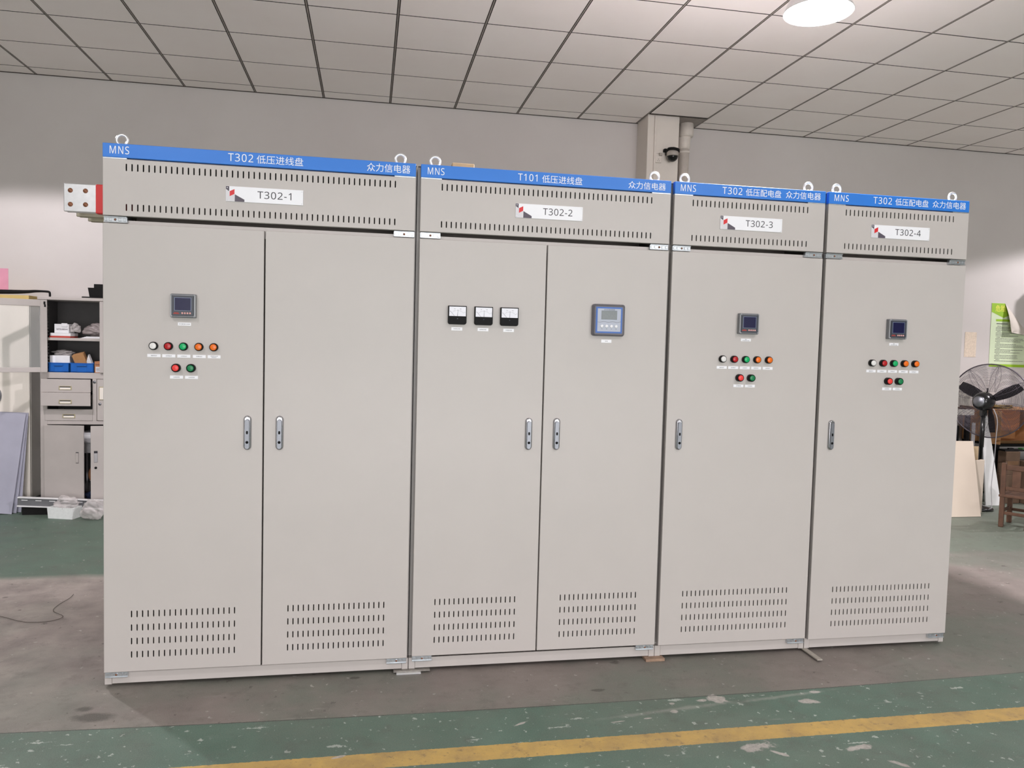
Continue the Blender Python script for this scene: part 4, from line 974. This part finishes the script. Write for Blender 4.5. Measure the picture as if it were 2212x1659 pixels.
# bench with cartons
t = thing('low_bench', 'dark low bench under the open carton at the right edge', 'bench', (6.95, 7.17, 0))
part('bench_top', MB().box(6.47, 7.46, 6.93, 7.41, .575, .603, .003), M['rubber'], t)
for x in (6.48, 7.40):
    for y in (6.95, 7.35): part('leg', MB().box(x, x+.045, y, y+.045, .0005, .575, .002), M['rubber'], t)
t = thing('open_carton', 'open brown cardboard carton lying on its side on the bench', 'box', (6.75, 7.15, .603))
x0, x1, y0, y1, z0, z1, th = 6.42, 7.10, 6.965, 7.36, .6035, .965, .006
b = MB().box(x0, x1, y1-th, y1, z0, z1); b.box(x0, x0+th, y0, y1, z0, z1).box(x1-th, x1, y0, y1, z0, z1).box(x0, x1, y0, y1, z0, z0+th).box(x0, x1, y0, y1, z1-th, z1)
part('carton', b, M['card'], t)
b = MB().box(0, .10, -.004, 0, z0, z1-.01, xf=Matrix.Translation((x0, y0, 0)) @ Matrix.Rotation(-1.2-PI*.0, 4, 'Z'))
part('side_flap', b, M['card'], t)
part('front_flap', MB().add([(x0+.01, y0, z0+.004), (x1, y0, z0+.004), (x1, y0-.10, z0+.045), (x0+.01, y0-.10, z0+.045)], [(0, 1, 2, 3)]).add([(x0+.01, y0, z0), (x1, y0, z0), (x1, y0-.10, z0+.041), (x0+.01, y0-.10, z0+.041)], [(0, 1, 2, 3)]), M['card'], t)
part('inner_liner', MB().box(x0+.10, x1-.05, y1-.10, y1-.09, z0+.11, z1-.01), M['carton_o'], t, 'lighter orange inner board')
single('printed_wrapper', crumple(6.58, 7.08, .985, .17, .07, .022, 81, .25), M['cloth'], 'crumpled yellow and dark wrapper on the open carton', 'wrapper', (6.58, 7.08, .966))
single('black_tray', MB().box(6.48, 6.98, 6.83, 6.925, .540, .556, .002).box(6.54, 6.60, 6.845, 6.87, .556, .572, .002), M['rubber'], 'black tray with clips resting on the cartons before the bench', 'tray', (6.65, 6.88, .54))
single('green_clip', MB().box(6.70, 6.80, 6.84, 6.90, .5565, .568, .002), M['green_p'], 'small green plastic strip on the black tray', 'strip', (6.75, 6.87, .5565))
def carton(x0, x1, y0, y1, z0, z1, m, lab, mark):
    t = thing('brown_carton', lab, 'box', ((x0+x1)/2, (y0+y1)/2, z0), group='cartons under the bench')
    part('carton', MB().box(x0, x1, y0, y1, z0, z1, .004), m, t)
    part('tape_strip', MB().box(x0+.02, x1-.02, y0-.0008, y0+.0002, (z0+z1)/2-.02, (z0+z1)/2+.02), M['tape_brown'], t)
    if mark: part('print_mark', MB().box(x0+.20, x0+.235, y0-.001, y0, z0+.10, z0+.20).box(x0+.16, x0+.28, y0-.001, y0, z0+.205, z0+.22), M['ink2'], t)
carton(6.48, 6.66, 6.80, 6.92, .0008, .30, M['brown_shaded'], 'lower brown carton, darkened as in shade, nearest the white board', False)
carton(6.48, 6.65, 6.81, 6.92, .3012, .539, M['brown_shaded'], 'upper brown carton, darkened as in shade, stacked nearest the white board', False)
carton(6.68, 7.20, 6.70, 6.92, 0.0008, .44, M['brown_shaded'], 'brown carton with a dark mark behind the wooden chair', True)  # card colour darkened to stand for the shade there

# tall locker out of view, added for the shadow it casts on the wall
t = thing('shadow_locker', 'unseen grey locker added to cast the shadow on the wall by the poster', 'locker', (8.0, 7.16, 0))
part('body', MB().box(7.49, 8.45, 6.92, 7.41, .06, 2.49, .004), M['cupboard'], t)
part('plinth', MB().box(7.54, 8.42, 6.95, 7.40, .0005, .06), M['cupboard_in'], t)
for a, d in ((7.50, 7.97), (7.98, 8.44)): part('door', MB().box(a, d, 6.905, 6.92, .08, 2.47, .003), M['cupboard'], t)

# leaning boards
X = Matrix.Translation((5.711, 6.25, .0012)) @ Matrix.Rotation(-.21, 4, 'X')
o = single('cream_board', MB().box(-.62, 0, 0, .012, 0, .715, .001, xf=X), M['board'], 'large cream board leaning on the floor right of the T302-4 cabinet', 'board', (5.4, 6.3, 0)); lift(o)
t = thing('cream_case', 'shallow cream case standing behind the large leaning cream board', 'case', (5.7, 6.44, 0))
part('front_face', MB().box(5.35, 5.865, 6.415, 6.430, .001, .515, .002), M['board'], t); part('side_face', MB().box(5.855, 5.880, 6.430, 6.470, .001, .515, .002), M['board'], t)
single('plywood_offcut', MB().box(5.35, 5.845, 6.474, 6.486, .0008, .640, .001), M['ply'], 'plywood offcut showing above the cream panel', 'board', (5.6, 6.48, 0))

# pedestal fan, seen from behind
FC = Vector((6.080, 6.635, 1.074)); fa = math.radians(27)
t = thing('pedestal_fan', 'black pedestal fan with a wide wire guard seen from behind', 'fan', (FC.x, FC.y, 0))
ax = Vector((math.cos(fa), math.sin(fa), 0)); Q = Matrix.Translation(FC) @ ax.to_track_quat('Z', 'Y').to_matrix().to_4x4()
RG = .365
def dome(sign):
    b = MB(); prof = lambda r: sign*(.075*(1-(r/RG)**2.2) + .012)
    for k in range(24):
        r = .095 + (RG-.095)*k/24; n = 48
        b.tube([(r*math.cos(2*PI*i/n), r*math.sin(2*PI*i/n), prof(r)) for i in range(n)], .0013, 4, True, xf=Q)
    for k in range(8):
        a0 = 2*PI*(k+.25)/8
        for s in (-1, 1):
            pts = []
            for i in range(9):
                u = i/8; r = .08+(RG-.08)*u; a = a0 + s*(.10*math.sin(PI*min(1, u*1.0))*(1-u*.15) + .03*(1-u))
                pts.append((r*math.cos(a), r*math.sin(a), prof(r)-sign*.002))
            b.tube(pts, .0016, 5, xf=Q)
    return b
part('rear_guard', dome(-1), M['wire'], t); part('front_guard', dome(1), M['wire'], t)
b = MB(); n = 56
b.tube([(RG*math.cos(2*PI*i/n), RG*math.sin(2*PI*i/n), 0) for i in range(n)], .006, 8, True, xf=Q); part('guard_ring', b, M['wire'], t)
part('motor_housing', MB().lathe([(0, -.250), (.045, -.248), (.068, -.236), (.086, -.195), (.094, -.14), (.090, -.09), (.072, -.05), (.04, -.04), (0, -.04)], 28, Q), M['fanmetal'], t)
part('end_cap', MB().lathe([(0, -.258), (.044, -.255), (.056, -.243)], 24, Q), M['satin'], t)
part('hub', MB().lathe([(0, -.03), (.045, -.03), (.05, .01), (.035, .035), (0, .04)], 24, Q), M['fanmetal'], t)
def blade(a):
    rows = []
    for i in range(8):
        u = i/7; r = .04+.275*u; wd = .022+.040*math.sin(PI*(.15+.7*u)); tw = .95-.35*u
        row = []
        for v in (-1, -.5, 0, .5, 1):
            row.append(Vector((r, v*wd*math.cos(tw), v*wd*math.sin(tw)+.006*(1-v*v))))
        rows.append(row)
    R = Q @ Matrix.Rotation(a, 4, 'Z'); b = MB()
    for off in (-.0015, .0015):
        vs = [R @ (p+Vector((0, 0, off))) for r_ in rows for p in r_]
        b.add(vs, [(i*5+j, i*5+j+1, (i+1)*5+j+1, (i+1)*5+j) for i in range(7) for j in range(4)], True)
    return b
# angles are measured so the blades read up-right, up-left and down from behind
up = Q.to_3x3().inverted() @ Vector((0, 0, 1)); a_up = math.atan2(up.y, up.x)
rt = Q.to_3x3().inverted() @ Vector((math.sin(fa), -math.cos(fa), 0)); sgn = 1 if (up.x*rt.y-up.y*rt.x) > 0 else -1
for d in (60, -62, 172): part('blade', blade(a_up + sgn*math.radians(d)), M['rubber'], t)
px, py = FC.x-ax.x*.13, FC.y-ax.y*.13
part('tilt_bracket', MB().tube([(px, py, 1.06), (px, py, .95)], [.034, .026], 14).box(px-.03, px+.03, py-.02, py+.02, .93, 1.0, .004), M['fanmetal'], t)
part('carry_knob', MB().lathe([(.008, .07), (.008, .125), (0, .13)], 12, Matrix.Translation((FC.x-ax.x*.06, FC.y-ax.y*.06, FC.z))), M['fanmetal'], t)
part('pole', MB().lathe([(.016, .03), (.016, .62), (.021, .62), (.021, .95)], 16, Matrix.Translation((px, py, 0))), M['fanmetal'], t)
part('base', MB().lathe([(.135, .0006), (.135, .018), (.12, .03), (.05, .042), (.03, .06)], 36, Matrix.Translation((px, py, 0))), M['fanmetal'], t)
pc = [(px+.02, py-.10, 1.01), (px+.035, py-.14, .9), (px+.04, py-.13, .7), (px+.055, py-.11, .5), (px+.03, py-.12, .25), (px+.03, py-.14, .06), (px-.05, py-.20, .046)]
part('cord', MB().tube(smooth_path(pc, 5), .004, 6), M['panelg'], t, 'grey power cord')

# small wooden chair, back towards the camera
t = thing('wooden_chair', 'small brown wooden chair with its back to the camera at the right edge', 'chair', (5.555, 5.885, 0), rotz=math.atan2(-.175, .115))
Wc, Dc, pw = .235, .30, .038
for x in (0, Wc-pw):
    part('leg', MB().box(x, x+pw, 0, .034, .0008, .575, .004).box(x, x+pw, 0, .034, .0, .001), M['wood'], t)
    part('leg', MB().box(x, x+pw, Dc-.034, Dc, .0008, .27, .003), M['wood'], t)
part('seat', MB().box(-.008, Wc+.008, -.004, Dc+.015, .27, .292, .004), M['wood'], t)
part('top_rail', MB().box(pw, Wc-pw, .006, .028, .515, .56, .003), M['wood'], t)
part('lower_rail', MB().box(pw, Wc-pw, .008, .026, .335, .365, .003), M['wood'], t)
for x in (Wc*.5-.012,): part('slat', MB().box(x-.02, x+.045, .012, .022, .365, .515, .002), M['wood'], t)
part('stretcher', MB().box(pw, Wc-pw, .008, .026, .115, .142, .003).box(pw, Wc-pw, Dc-.028, Dc-.008, .115, .14, .003).box(.008, .028, .034, Dc-.034, .13, .155, .003).box(Wc-.028, Wc-.008, .034, Dc-.034, .13, .155, .003), M['wood'], t)
